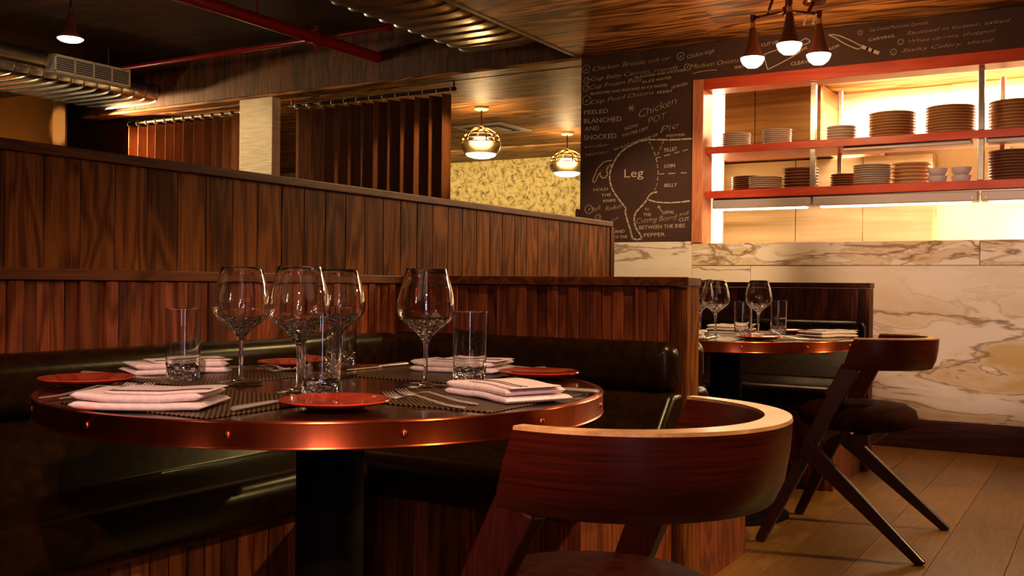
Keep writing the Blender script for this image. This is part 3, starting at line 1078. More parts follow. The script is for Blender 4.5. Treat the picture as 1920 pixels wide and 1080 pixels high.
def chalk_text(s, u, z, wdt, ang, h, sty):
    cu = bpy.data.curves.new('t', 'FONT')
    cu.body = s
    cu.size = 1.0
    cu.resolution_u = 2
    cu.shear = 0.32 if sty == 's' else 0.0
    if sty == 's':
        cu.offset = -0.020
        cu.space_character = 0.94
    ob = bpy.data.objects.new('t', cu)
    col.objects.link(ob)
    bpy.context.view_layer.update()
    me = bpy.data.meshes.new_from_object(ob.evaluated_get(bpy.context.evaluated_depsgraph_get()))
    bpy.data.objects.remove(ob)
    bpy.data.curves.remove(cu)
    bm = bmesh.new()
    bm.from_mesh(me)
    bpy.data.meshes.remove(me)
    xs = [v.co.x for v in bm.verts]
    ca, sa = math.cos(R(ang)), math.sin(R(ang))
    sx_ = wdt / (max(xs) - min(xs))
    caps = 0.72 if sty != 's' else 0.88
    sz = h / caps
    x0 = min(xs)
    for v in bm.verts:
        a, b = (v.co.x - x0) * sx_, v.co.y * sz
        v.co = Vector((u + a * ca - b * sa + 3.2, -0.0072, z + a * sa + b * ca - 1.228))
    out = MB()
    out.bm.free()
    out.bm = bm
    r = bmesh.ops.extrude_face_region(bm, geom=bm.faces[:])
    bmesh.ops.translate(bm, vec=(0, 0.001, 0), verts=[g for g in r['geom'] if isinstance(g, bmesh.types.BMVert)])
    return out


for t in TEXTS:
    chalk_text(*t).build('chalk_writing', M['chalk'], cb)


def chalk_line(mb_, pts, wd):
    P = [Vector((a + 3.2, -0.0070, b - 1.228)) for a, b in pts]
    for a, b in zip(P[:-1], P[1:]):
        if (b - a).length > 1e-4:
            mb_.bar(a - (b - a).normalized() * wd * 0.3, b + (b - a).normalized() * wd * 0.3, wd, 0.0012, side=(b - a).cross(Vector((0, 1, 0))))


for u, z, r in RINGS:
    mb = MB()
    chalk_line(mb, [(u + r * math.cos(q * PI / 8), z + r * math.sin(q * PI / 8)) for q in range(16)], 0.0035)
    mb.build('chalk_ring', M['chalk'], cb)
for i, (wd, pts) in enumerate(LINES):
    mb = MB()
    if wd < 0:
        dense = []
        for a, b in zip(pts[:-1], pts[1:]):
            for q in range(6):
                dense.append((a[0] + (b[0] - a[0]) * q / 6, a[1] + (b[1] - a[1]) * q / 6))
        dense.append(pts[-1])
        for q in range(0, len(dense) - 4, 6):
            mb = MB()
            chalk_line(mb, dense[q:q + 4], 0.006)
            mb.build('chalk_dash', M['chalk'], cb)
    else:
        chalk_line(mb, pts, wd * 0.00115 + (0.004 if wd > 10 else 0))
        mb.build('chalk_stroke', M['chalk'], cb)

# ================================================================== partition and banquettes
PU = -2.15
pt = thing('wood_partition', 'tall walnut plank screen running behind both booths', 'partition', (PU - 0.05, 1.7, 0))
o = (PU - 0.05, 1.7, 0)
mb = MB()
v = 1.375 - 0.0982 * 24
while v < 4.55:
    lbox(mb, o, PU - 0.02, PU, v + 0.0014, v + 0.0968, 0.90, 1.222, 0.0022)
    v += 0.0982
mb.build('plank_panel', M['walnut'], pt)
mb = MB()
v = -0.98
while v < 4.5:
    lbox(mb, o, PU - 0.10, PU - 0.08, v + 0.0014, v + 0.0968, 0.0, 1.222, 0.0022)
    v += 0.0982
mb.build('rear_panel', M['walnut'], pt)
lbox(MB(), o, PU - 0.08, PU - 0.02, -0.98, 4.555, 0, 1.222).build('core', M['dark_wood'], pt)
lbox(MB(), o, PU - 0.10, PU, 4.555, 4.572, 0, 1.222, 0.002).build('end_board', M['walnut'], pt)
lbox(MB(), o, PU - 0.108, PU + 0.008, -1.0, 4.580, 1.2225, 1.248, 0.003).build('cap_rail', M['walnut_x'], pt)

UE = -1.07         # free end of the dividers
DT = 0.10          # divider thickness


def booth(label, va, vb, near_side):
    """wing along the partition from va to vb, divider whose front face is at vb"""
    o = (-1.95, (va + vb) / 2, 0)
    t = thing('banquette', label, 'banquette', o)
    # wing panel of slats against the partition
    mb = MB()
    lbox(mb, o, PU + 0.001, PU + 0.022, va, vb + DT, 0.0, 0.93)
    v = va
    while v < vb - 0.01:
        d = random.choice((0.0, 0.004, 0.008))
        lbox(mb, o, PU + 0.022, PU + 0.040 + d, v + 0.0012, min(v + 0.0348, vb), 0.70, 0.928, 0.0015)
        v += 0.036
    mb.build('slat_panel', M['slat'], t)
    lbox(MB(), o, PU + 0.001, PU + 0.052, va, vb - 0.002, 0.930, 0.957, 0.0025).build('cap_rail', M['walnut_x'], t)
    # divider
    mb = MB()
    lbox(mb, o, PU + 0.024, UE - 0.018, vb + 0.02, vb + DT - 0.02, 0.0, 0.93)
    for side in (0, 1):
        u = -2.10
        while u < UE - 0.075:
            d = random.choice((0.0, 0.004, 0.007))
            u2 = u + 0.0375
            if side == 0:
                lbox(mb, o, u + 0.001, u2 - 0.001, vb + 0.007 - d, vb + 0.020, 0.62, 0.928, 0.0015)
            else:
                lbox(mb, o, u + 0.001, u2 - 0.001, vb + DT - 0.020, vb + DT - 0.007 + d, 0.62, 0.928, 0.0015)
            u = u2
        y0, y1 = ((vb, vb + 0.02), (vb + DT - 0.02, vb + DT))[side]
        lbox(mb, o, u + 0.001, UE - 0.019, y0, y1, 0.0, 0.928, 0.002)
    mb.build('divider_panel', M['slat'], t)
    mb = MB()
    for k in range(3):
        lbox(mb, o, UE - 0.018, UE, vb + k * DT / 3 + 0.0005, vb + (k + 1) * DT / 3 - 0.0005, 0.0, 0.929, 0.0015)
    mb.build('end_board', M['walnut'], t)
    lbox(MB(), o, PU + 0.024, UE + 0.004, vb - 0.004, vb + DT + 0.004, 0.9305, 0.958, 0.0025).build('cap_rail', M['walnut_x'], t)

    def cushion(name, x0, x1, y0, y1, z0, z1, bev):
        mb = MB()
        mb.box(x0 - o[0], x1 - o[0], y0 - o[1], y1 - o[1], z0, z1, bev, 6)
        return mb.build(name, M['leather'], t, smooth=True)
    # upholstery: roll, raked lower back, seat
    cushion('back_roll', PU + 0.041, PU + 0.135, va, vb - 0.10, 0.624, 0.770, 0.044)
    cushion('back_roll', PU + 0.045, UE - 0.008, vb - 0.092, vb - 0.002, 0.622, 0.770, 0.043)

    def raked(name, pts, n):
        """lower back cushion from a cross-section swept along one axis"""
        mb = MB()
        mb.loft(pts)
        ob = mb.build(name, M['leather'], t, smooth='auto')
        b = ob.modifiers.new('bevel', 'BEVEL')
        b.width = 0.018
        b.segments = 4
        b.limit_method = 'ANGLE'
        return ob
    zz0, zz1 = 0.475, 0.624
    sec = [(PU + 0.045, zz0), (PU + 0.255, zz0), (PU + 0.125, zz1), (PU + 0.045, zz1)]
    raked('lower_back', [[(a - o[0], yy - o[1], b) for a, b in sec] for yy in (va, vb - 0.18)], 0)
    sec = [(vb - 0.004, zz0), (vb - 0.225, zz0), (vb - 0.085, zz1), (vb - 0.004, zz1)]
    raked('lower_back', [[(xx - o[0], a - o[1], b) for a, b in sec] for xx in (PU + 0.27, UE - 0.004)], 0)
    cushion('seat_cushion', PU + 0.06, -1.66, va, vb - 0.70, 0.365, 0.482, 0.045)
    cushion('seat_cushion', PU + 0.06, UE - 0.004, vb - 0.70, vb - 0.01, 0.365, 0.482, 0.045)
    mb = MB()
    v = va
    while v < vb - 0.63:
        lbox(mb, o, -1.760, -1.745, v + 0.001, v + 0.0485, 0.0, 0.364, 0.0015)
        v += 0.05
    u = -1.745
    while u < UE - 0.06:
        lbox(mb, o, u + 0.001, u + 0.0485, vb - 0.62, vb - 0.605, 0.0, 0.364, 0.0015)
        u += 0.05
    lbox(mb, o, PU + 0.06, -1.762, va, vb - 0.03, 0.0, 0.363)
    lbox(mb, o, -1.745, UE - 0.03, vb - 0.603, vb - 0.03, 0.0, 0.363)
    mb.build('plinth_panel', M['slat'], t)
    if near_side:      # the bench on the near side of this booth, backed by the previous divider
        y = va
        cushion('back_roll', PU + 0.14, UE - 0.008, y + 0.002, y + 0.092, 0.622, 0.770, 0.043)
        sec = [(y + 0.004, zz0), (y + 0.225, zz0), (y + 0.085, zz1), (y + 0.004, zz1)]
        raked('lower_back', [[(xx - o[0], a - o[1], b) for a, b in sec] for xx in (PU + 0.27, UE - 0.004)], 0)
        cushion('seat_cushion', -1.655, UE - 0.004, y + 0.01, y + 0.60, 0.365, 0.482, 0.045)
        lbox(MB(), o, -1.744, UE - 0.03, y + 0.03, y + 0.55, 0.0, 0.363).build('plinth_panel', M['slat'], t)
    return t


booth('dark leather banquette with slatted wood back around the near table', 0.35, 2.80, False)
booth('dark leather banquette with slatted wood back around the far table', 2.91, 5.35, True)

# ================================================================== tables
TZ = 0.73
TR = 0.5245


def make_table(label, loc):
    t = thing('round_table', label, 'table', loc, group=None)
    MB().lathe([(0, TZ - 0.030), (TR - 0.012, TZ - 0.030), (TR - 0.012, TZ), (0, TZ)], 96).build('tabletop', M['tabletop'], t, smooth='auto')
    rim = MB().lathe([(TR - 0.0115, TZ - 0.0385), (TR + 0.0004, TZ - 0.0385), (TR + 0.0014, TZ - 0.0372), (TR + 0.0006, TZ - 0.0355), (TR, TZ - 0.035), (TR, TZ - 0.0030), (TR + 0.0006, TZ - 0.0022), (TR + 0.0014, TZ - 0.0008), (TR + 0.0004, TZ + 0.0010), (TR - 0.003, TZ + 0.0014),
                      (TR - 0.0115, TZ + 0.0012)], 128, closed=True).build('copper_rim', M['copper'], t, smooth='auto')
    first = None
    for k in range(13):
        a = R(-49.2 + 11.7 + 27.692 * k)
        if first is None:
            first = MB().lathe([(0.0055, -0.001), (0.005, 0.0014), (0.003, 0.0026), (0, 0.003)], 14, axis=(1, 0, 0)).build('rivet', M['copper'], rim, smooth=True)
            rv = first
        else:
            rv = first.copy()
            col.objects.link(rv)
            rv.parent = rim
        rv.location = (TR * math.cos(a), TR * math.sin(a), TZ - 0.018)
        rv.rotation_euler = (0, 0, a)
    MB().lathe([(0, 0.02), (0.065, 0.02), (0.065, TZ - 0.031), (0, TZ - 0.031)], 32).build('pedestal', M['pedestal'], t, smooth='auto')
    MB().lathe([(0, 0), (0.26, 0), (0.26, 0.008), (0.10, 0.0195), (0, 0.0195)], 40).build('base_plate', M['pedestal'], t, smooth='auto')
    return t


T1 = (-1.302, 1.508)
T2 = (-1.380, 4.060)
tb1 = make_table('large round dark table with riveted copper rim, nearest the viewer', (T1[0], T1[1], 0))
tb2 = dup(tb1, (T2[0], T2[1], 0), 0, 'smaller looking round copper rimmed table set in the booth near the marble wall')

# ------------------------------------------------------------------ glassware


def cut_glass(name, za, zb, scale, dist):
    """clear glass with cut facets between heights za (smooth) and zb (fully cut)"""
    mt, nt, bs = new_mat(name)
    bs.inputs['Base Color'].default_value = (1, 1, 1, 1)
    bs.inputs['Roughness'].default_value = 0.0
    bs.inputs['IOR'].default_value = 1.5
    bs.inputs['Transmission Weight'].default_value = 1.0
    tc = nt.nodes.new('ShaderNodeTexCoord')
    vo = nt.nodes.new('ShaderNodeTexVoronoi')
    vo.inputs['Scale'].default_value = scale
    bp = nt.nodes.new('ShaderNodeBump')
    bp.inputs['Strength'].default_value = 1.0
    bp.inputs['Distance'].default_value = dist
    sx = nt.nodes.new('ShaderNodeSeparateXYZ')
    mr = nt.nodes.new('ShaderNodeMapRange')
    mr.inputs['From Min'].default_value = za
    mr.inputs['From Max'].default_value = zb
    nt.links.new(tc.outputs['Object'], vo.inputs['Vector'])
    nt.links.new(tc.outputs['Object'], sx.inputs[0])
    nt.links.new(sx.outputs['Z'], mr.inputs['Value'])
    ml = nt.nodes.new('ShaderNodeMath')
    ml.operation = 'MULTIPLY'
    nt.links.new(vo.outputs['Distance'], ml.inputs[0])
    nt.links.new(mr.outputs[0], ml.inputs[1])
    nt.links.new(ml.outputs[0], bp.inputs['Height'])
    nt.links.new(bp.outputs[0], bs.inputs['Normal'])
    return mt


M['cut_glass'] = cut_glass('cut_glass', 0.130, 0.112, 120, 0.008)
M['cut_tumbler'] = cut_glass('cut_tumbler', 0.036, 0.012, 95, 0.008)


def make_wineglass():
    t = thing('wine_glass', '', 'wine glass')
    out = [(0.0050, 0.0832), (0.0075, 0.089), (0.014, 0.0985), (0.026, 0.109), (0.040, 0.1195), (0.0500, 0.130), (0.0552, 0.140), (0.0566, 0.149),
           (0.0560, 0.159), (0.0530, 0.174), (0.0487, 0.192), (0.0435, 0.210), (0.0388, 0.2265)]
    inn = [(r - 0.0011, z) for r, z in reversed(out[5:])] + [(0.0385, 0.1212), (0.0245, 0.1125), (0.012, 0.1065), (0, 0.1055)]
    top = [(0.0385, 0.2270), (0.0380, 0.2269)]
    MB().lathe([(0, 0.0832)] + out + top + inn, 40).build('bowl', M['cut_glass'], t, smooth=True)
    MB().lathe([(0, 0.0088), (0.0062, 0.0088), (0.0045, 0.014), (0.0041, 0.045), (0.0041, 0.070), (0.0050, 0.0828), (0, 0.0828)], 20).build('stem', M['glass'], t, smooth='auto')
    MB().lathe([(0, 0.0003), (0.0415, 0.0003), (0.0428, 0.0012), (0.0415, 0.0022), (0.020, 0.0040), (0.0065, 0.0084), (0, 0.0084)], 40).build('foot', M['glass'], t, smooth='auto')
    return t


def make_tumbler():
    t = thing('tumbler', '', 'tumbler')
    MB().lathe([(0, 0.0003), (0.0315, 0.0003), (0.0330, 0.002), (0.0352, 0.1425), (0.0346, 0.1432), (0.0339, 0.1425), (0.0312, 0.030), (0.024, 0.0215), (0, 0.0195)], 44).build('body', M['cut_tumbler'], t, smooth='auto')
    return t


ZT = TZ + 0.0024
wg0, tm0 = make_wineglass(), make_tumbler()
used = {'w': False, 't': False}


def place(kind, x, y, label, group, z=ZT, rz=0.0):
    src = wg0 if kind == 'w' else tm0
    if not used[kind]:
        used[kind] = True
        o = src
        o.location = (x, y, z)
    else:
        o = dup(src, (x, y, z), rz)
    o['label'] = label
    o['group'] = group
    return o


G1w, G1t = 'wine glasses on the near table', 'tumblers on the near table'
place('w', -1.470, 1.436, 'tall empty wine glass, leftmost of four on the near table', G1w)
place('w', -1.268, 1.380, 'large empty wine glass at the front of the cluster on the near table', G1w, rz=1)
place('w', -1.432, 1.683, 'empty wine glass behind the front one, before a back tumbler', G1w, rz=2)
place('w', -1.139, 1.593, 'wine glass standing alone towards the right of the near table', G1w, rz=3)
place('t', -1.609, 1.414, 'clear tumbler at the left of the near table, napkin behind it', G1t)
place('t', -1.175, 1.335, 'clear tumbler right behind the front red plate', G1t)
place('t', -1.562, 1.845, 'clear tumbler at the back of the near table', G1t)
place('t', -1.111, 1.705, 'clear tumbler beside the lone wine glass, near the right napkins', G1t)
G2w, G2t = 'wine glasses on the far table', 'tumblers on the far table'
place('w', -1.548, 4.21, 'wine glass furthest back on the far table, partly hidden', G2w)
place('w', -1.362, 3.875, 'wine glass at the front left of the far table', G2w, rz=1)
place('w', -1.285, 4.19, 'wine glass between the two tumblers on the far table', G2w, rz=2)
place('t', -1.245, 3.86, 'tumbler at the front of the far table', G2t)
place('t', -1.235, 4.31, 'tumbler right of the glasses on the far table', G2t)
place('t', -1.690, 4.42, 'tumbler on the far table, mostly hidden by the booth end', G2t)

# ------------------------------------------------------------------ place mats, plates, napkins, cutlery
mat_sh = MB().box(-0.17, 0.17, -0.145, 0.145, 0, 0.002, 0.0008)


def make_matobj():
    return mat_sh.build('placemat', M['mat'])


pm0 = make_matobj()
SEATS = [(-90, 'near edge'), (0, 'right side'), (90, 'back edge'), (180, 'left side')]
first = True
for (tx, ty), tn in ((T1, 'near'), (T2, 'far')):
    for ang, sd in SEATS:
        a = R(ang)
        if first:
            ob = pm0
            first = False
        else:
            ob = pm0.copy()
            col.objects.link(ob)
        ob.location = (tx + 0.325 * math.cos(a), ty + 0.325 * math.sin(a), TZ + 0.0002)
        ob.rotation_euler = (0, 0, a + PI / 2)
        tag(ob, 'dark woven place mat at the %s of the %s table' % (sd, tn), 'place mat', 'woven place mats on the %s table' % tn)

rp0 = plate_mesh(0.0885, 0.013, 56)
rp0 = rp0.build('bread_plate', M['red_plate'], smooth='auto')
PL = [(-1.070, 1.249, 'glossy red bread plate at the front of the near table', 1), (-1.692, 1.255, 'red bread plate at the far left of the near table', 1),
      (-1.068, 1.913, 'red bread plate at the right of the near table', 1), (-1.665, 1.800, 'red bread plate at the back of the near table behind the glasses', 1),
      (-1.160, 3.800, 'red bread plate at the front of the far table', 2), (-1.225, 4.440, 'red bread plate at the back right of the far table', 2),
      (-1.770, 3.820, 'red bread plate at the hidden left of the far table', 2)]
for i, (x, y, lb, g) in enumerate(PL):
    if i == 0:
        ob = rp0
    else:
        ob = rp0.copy()
        col.objects.link(ob)
    ob.location = (x, y, ZT)
    tag(ob, lb, 'plate', 'red bread plates on the %s table' % ('near' if g == 1 else 'far'))


def make_napkin(seed):
    """linen folded into two soft layers with a thin top flap"""
    rnd = random.Random(seed)
    Lh, W = 0.106, 0.135
    t = thing('napkin', '', 'napkin')
    ph = rnd.uniform(0, 6)
    n = 26

    def layer(name, z0, th, y0, y1, xa, xb, skew, lift):
        secs = []
        for i in range(n + 1):
            q = i / n
            x = xa + (xb - xa) * q
            r = th / 2
            e = min(1.0, math.sqrt(max(0.0, 1 - (1 - min(q, 1 - q) * 14) ** 2))) if min(q, 1 - q) < 1 / 14 else 1.0
            rr = max(r * e, 0.0006)
            wv = 0.0016 * math.sin(x * 34 + ph) + lift * (x / Lh) ** 2
            zc = z0 + r + max(0.0, wv)
            yy0 = y0 + 0.004 * math.sin(x * 22 + ph) + skew * x
            yy1 = y1 + 0.003 * math.sin(x * 17 + ph * 2) + skew * x
            ring = []
            for k in range(7):
                a = PI / 2 + PI * k / 6
                ring.append((x, yy0 + rr + rr * math.cos(a), zc + rr * math.sin(a)))
            for k in range(7):
                a = -PI / 2 + PI * k / 6
                ring.append((x, yy1 - rr + rr * math.cos(a), zc + rr * math.sin(a) * (0.8 + 0.2 * math.sin(x * 9))))
            secs.append(ring)
        return MB().loft(secs).build(name, M['napkin'], t, smooth=True)
    layer('lower_fold', 0.0, 0.0115, -W / 2, W / 2, -Lh, Lh * 0.97, 0.0, 0.0)
    layer('upper_fold', 0.0118, 0.0118, -W / 2 + 0.002, W / 2 - 0.012, -Lh * 0.97, Lh * 0.92, rnd.uniform(-0.04, 0.04), 0.0035)
    fl = layer('top_flap', 0.0240, 0.0036, -W / 2 + 0.016, W / 2 - 0.018, -Lh * 0.55, Lh * 1.02, rnd.uniform(-0.16, 0.02), 0.003)
    for off in (0.010, 0.021):
        st = MB()
        rows = []
        for q in range(25):
            x = -Lh * 0.5 + Lh * 1.48 * q / 24
            zz = 0.0278 + max(0.0, 0.0016 * math.sin(x * 34 + ph) + 0.003 * (x / Lh) ** 2)
            yb = -W / 2 + 0.016 + off + 0.004 * math.sin(x * 22 + ph)
            rows.append([(x, yb, zz), (x, yb + 0.0035, zz)])
        st.sheet(rows).build('woven_stripe', M['stripe'], fl, solid=0.0008)
    return t


NP = [(-1.305, 1.088, 28, 'folded pink white napkin at the front left of the near table', 1),
      (-1.757, 1.525, 64, 'folded napkin behind the left tumbler on the near table', 1),
      (-1.275, 1.935, 8, 'folded napkin at the back of the near table behind the lone wine glass', 1),
      (-0.915, 1.530, -26, 'folded striped napkin at the right front of the near table', 1),
      (-1.000, 4.185, 60, 'folded napkin at the right end of the far table', 2),
      (-1.500, 4.485, 10, 'folded napkin at the back of the far table', 2),
      (-1.430, 3.650, 20, 'folded napkin at the near left edge of the far table', 2)]
for i, (x, y, a, lb, g) in enumerate(NP):
    n_ = make_napkin(i)
    n_.location = (x, y, ZT + 0.0002)
    n_.rotation_euler = (0, 0, R(a))
    tag(n_, lb, None, 'napkins on the %s table' % ('near' if g == 1 else 'far'))


def make_fork():
    t = thing('fork', '', 'fork')
    secs = []
    for x, wd, z, th in ((-0.105, 0.010, 0.0016, 0.0022), (-0.098, 0.0165, 0.0016, 0.0024), (-0.06, 0.012, 0.0022, 0.0026), (-0.02, 0.0075, 0.0060, 0.0030),
                         (0.02, 0.0060, 0.0105, 0.0032), (0.040, 0.009, 0.0085, 0.0026), (0.050, 0.020, 0.0050, 0.0020), (0.060, 0.0245, 0.0030, 0.0018)):
        secs.append([(x, -wd / 2, z), (x, -wd / 4, z - th / 2), (x, wd / 4, z - th / 2), (x, wd / 2, z), (x, wd / 4, z + th / 2), (x, -wd / 4, z + th / 2)])
    MB().loft(secs).build('handle', M['silver'], t, smooth='auto')
    mb = MB()
    for k in range(4):
        y = -0.0105 + 0.007 * k
        mb.tube([(0.0605, y, 0.0030), (0.075, y, 0.0022), (0.090, y, 0.0045), (0.103, y * 0.96, 0.0100)], [0.0017, 0.0016, 0.0014, 0.0008], 6)
    mb.build('tines', M['silver'], t, smooth=True)
    return t


def make_knife():
    t = thing('table_knife', '', 'knife')
    secs = []
    for x, wd, th in ((-0.115, 0.012, 0.006), (-0.11, 0.0165, 0.0078), (-0.06, 0.0145, 0.0072), (-0.012, 0.0105, 0.006)):
        secs.append([(x, wd / 2 * math.cos(q * PI / 5), 0.0042 + th / 2 * math.sin(q * PI / 5)) for q in range(10)])
    MB().loft(secs).build('handle', M['silver'], t, smooth='auto')
    secs = []
    for x, y0, y1, th in ((-0.0115, -0.004, 0.004, 0.004), (0.0, -0.0085, 0.0065, 0.0022), (0.06, -0.0100, 0.0065, 0.0018), (0.095, -0.0085, 0.0062, 0.0014), (0.113, 0.000, 0.0050, 0.0008)):
        secs.append([(x, y0, 0.0036), (x, y1, 0.0036 - th / 2), (x, y1, 0.0036 + th / 2)])
    MB().loft(secs).build('blade', M['silver'], t, smooth='auto')
    return t


fk0, kn0 = make_fork(), make_knife()
ZC = ZT + 0.0002
FK = [(-1.545, 1.150, 98, 'left fork of the pair at the front left napkin', 1), (-1.512, 1.165, 98, 'right fork of the pair at the front left napkin', 1),
      (-0.985, 1.372, 163, 'front fork of the pair by the red front plate', 1), (-0.995, 1.425, 164, 'rear fork of the pair by the lone wine glass', 1),
      (-1.180, 2.020, -95, 'fork beside the back napkin next to the right red plate', 1),
      (-1.660, 1.655, 2, 'fork behind the left napkin, nearer of two', 1), (-1.660, 1.692, 2, 'fork behind the left napkin, further of two', 1),
      (-1.100, 3.935, 165, 'fork lying before the right napkin on the far table', 2)]
for i, (x, y, a, lb, g) in enumerate(FK):
    f_ = fk0 if i == 0 else dup(fk0)
    f_.location = (x, y, ZC)
    f_.rotation_euler = (0, 0, R(a))
    tag(f_, lb, None, 'forks on the %s table' % ('near' if g == 1 else 'far'))
KN = [(-1.170, 1.225, 99, 'knife pointing at the front tumbler, beside the front left napkin', 1),
      (-1.475, 1.870, -90, 'knife at the back of the near table left of the back napkin', 1),
      (-1.745, 1.372, 2, 'knife between the left red plate and the left napkin', 1),
      (-0.925, 1.668, 184, 'knife behind the right striped napkin', 1),
      (-1.330, 3.735, 100, 'knife at the near edge of the far table', 2)]
for i, (x, y, a, lb, g) in enumerate(KN):
    k_ = kn0 if i == 0 else dup(kn0)
    k_.location = (x, y, ZC)
    k_.rotation_euler = (0, 0, R(a))
    tag(k_, lb, None, 'knives on the %s table' % ('near' if g == 1 else 'far'))

# ================================================================== chairs
CTOP, CBOT = 0.755, 0.640


def make_chair(label):
    t = thing('armchair', label, 'chair')
    n = 48
    ax, ay, cx = 0.2475, 0.237, 0.15

    def ring(z, k, inset):
        out, inn = [], []
        for i in range(n + 1):
            a = PI / 2 + PI * i / n
            ext = 0.045 * (1 - k)               # raked ends: the lower edge reaches further forward
            e = 0.0
            if i == 0 or i == n:
                e = ext
            th = 0.020 + 0.018 * math.sin(PI * i / n)
            for r_, lst in ((0.0, out), (th, inn)):
                sx_ = (ax - inset - r_)
                sy_ = (ay - inset - r_)
                lst.append((cx + sx_ * math.cos(a) + e, sy_ * math.sin(a), z))
        return out, inn
    secs = []
    levels = [(CTOP - 0.005, 1.0, 0.0), (CTOP - 0.045, 0.62, 0.003), (CTOP - 0.085, 0.28, 0.010), (CBOT + 0.004, 0.04, 0.022), (CBOT, 0.0, 0.026)]
    rings = [ring(*l) for l in levels]
    for i in range(n + 1):
        s = [r[0][i] for r in rings] + [r[1][i] for r in reversed(rings)]
        secs.append(s)
    MB().loft(secs).build('backrest', M['chair'], t, smooth='auto')
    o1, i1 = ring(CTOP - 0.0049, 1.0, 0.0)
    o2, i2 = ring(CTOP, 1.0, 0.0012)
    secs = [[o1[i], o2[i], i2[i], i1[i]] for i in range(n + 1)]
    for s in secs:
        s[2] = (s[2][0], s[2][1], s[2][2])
    MB().loft(secs).build('top_edge', M['chair_edge_highlight'], t, smooth='auto')
    for s in (-1, 1):
        top = Vector((0.165, s * 0.195, CBOT + 0.012))
        foot = Vector((0.47, s * 0.268, 0.0))
        MB().bar(top, foot, 0.036, 0.066, (0, 1, 0), 0.006, 0.028, 0.036).build('front_leg', M['chair_leg'], t)
        q = top.lerp(foot, 0.46)
        MB().bar(q + Vector((0.012, s * 0.020, 0.01)), Vector((-0.095, s * 0.292, 0.0)), 0.032, 0.066, (0, 1, 0), 0.005, 0.026, 0.030).build('rear_leg', M['chair_leg'], t)
    MB().lathe([(0, 0.412), (0.170, 0.412), (0.203, 0.425), (0.2145, 0.452), (0.206, 0.482), (0.175, 0.500), (0.10, 0.507), (0, 0.509)], 48, (0.185, 0, 0)).build('seat', M['seat_leather'], t, smooth=True)
    mb = MB()
    mb.box(0.10, 0.16, -0.215, 0.215, 0.372, 0.411, 0.004)
    mb.box(0.26, 0.32, -0.222, 0.222, 0.372, 0.411, 0.004)
    mb.build('seat_frame', M['chair_leg'], t)
    return t


ch1 = make_chair('curved mahogany armchair in the foreground, pulled up to the near table')
ch1.location = (-0.463, 1.300, 0)
ch1.rotation_euler = (0, 0, math.atan2(0.125, -0.992))
ch2 = dup(ch1, (-0.640, 3.930, 0), PI, 'curved mahogany armchair with round seat at the far table, legs on open floor')
M['smoked'] = glass_mat('smoked_glass', (0.16, 0.11, 0.05), 0.25)
M['cage_bulb'] = emit('cage_glow', (1.0, 0.78, 0.42), 22.0)

# ================================================================== ceiling fittings


def make_duct(label, x0, x1, y0, y1, z0, z1, pitch_, name='air_duct'):
    c = ((x0 + x1) / 2, (y0 + y1) / 2, z0)
    t = thing(name, label, 'duct', c)
    hw, hh = (x1 - x0) / 2, (z1 - z0) / 2
    secs = []
    y = y0
    nseg = int((y1 - y0) / pitch_)

    def sec(yy, g):
        pts = []
        for q in range(28):
            a = 2 * PI * q / 28
            ca, sa = math.cos(a), math.sin(a)
            px = (hw - g) * math.copysign(abs(ca) ** 0.35, ca)
            pz = (hh - g) * math.copysign(abs(sa) ** 0.35, sa)
            pts.append((px, yy - c[1], pz + hh))
        return pts
    for k in range(nseg):
        a = y0 + k * pitch_
        secs += [sec(a, 0.0), sec(a + 0.008, 0.0), sec(a + 0.014, 0.012), sec(a + pitch_ * 0.35, 0.010), sec(a + pitch_ * 0.7, 0.010), sec(a + pitch_ - 0.006, 0.012)]
    secs.append(sec(y0 + nseg * pitch_, 0.0))
    MB().loft(secs).build('ribbed_body', M['galv'], t, smooth='auto')
    mb = MB()
    for yy in (y0 + 0.6, (y0 + y1) / 2, y1 - 0.5):
        for xx in (-hw * 0.8, hw * 0.8):
            mb.cyl((xx, yy - c[1], hh * 1.7), (xx, yy - c[1], UZ - z0), 0.006, 8)
    mb.build('hanger_rod', M['galv'], t)
    return t


d1 = make_duct('wide ribbed silver duct beside the timber ceiling edge', -4.13, -3.46, 0.4, 6.28, 2.605, 2.86, 0.155)
d2 = make_duct('ribbed silver duct with a square grille at the far left', -8.30, -7.44, 2.6, 6.26, 2.535, 2.72, 0.125)
gb = MB().box(0.40, 0.53, -0.02 + 0.70, 1.42, 0.07, 0.215, 0.003)
box_ = gb.build('grille_box', M['vent_grey'], d2)
mb = MB()
for k in range(5):
    yy = 0.69 + k * 0.178
    mb.box(0.531, 0.538, yy - 0.006, yy + 0.006, 0.075, 0.21)
mb.box(0.531, 0.538, 0.684, 1.41, 0.070, 0.084)
mb.box(0.531, 0.538, 0.684, 1.41, 0.200, 0.214)
mb.build('grille_frame', M['column'], d2)
mb = MB()
for k in range(6):
    mb.box(0.5305, 0.535, 0.69, 1.40, 0.092 + k * 0.018, 0.098 + k * 0.018)
mb.build('louvre', M['dark_paint'], d2)
MB().cyl((0.42, -1.3, 0.17), (0.42, 0.66, 0.17), 0.075, 24).build('round_collar', M['galv'], d2, smooth='auto')

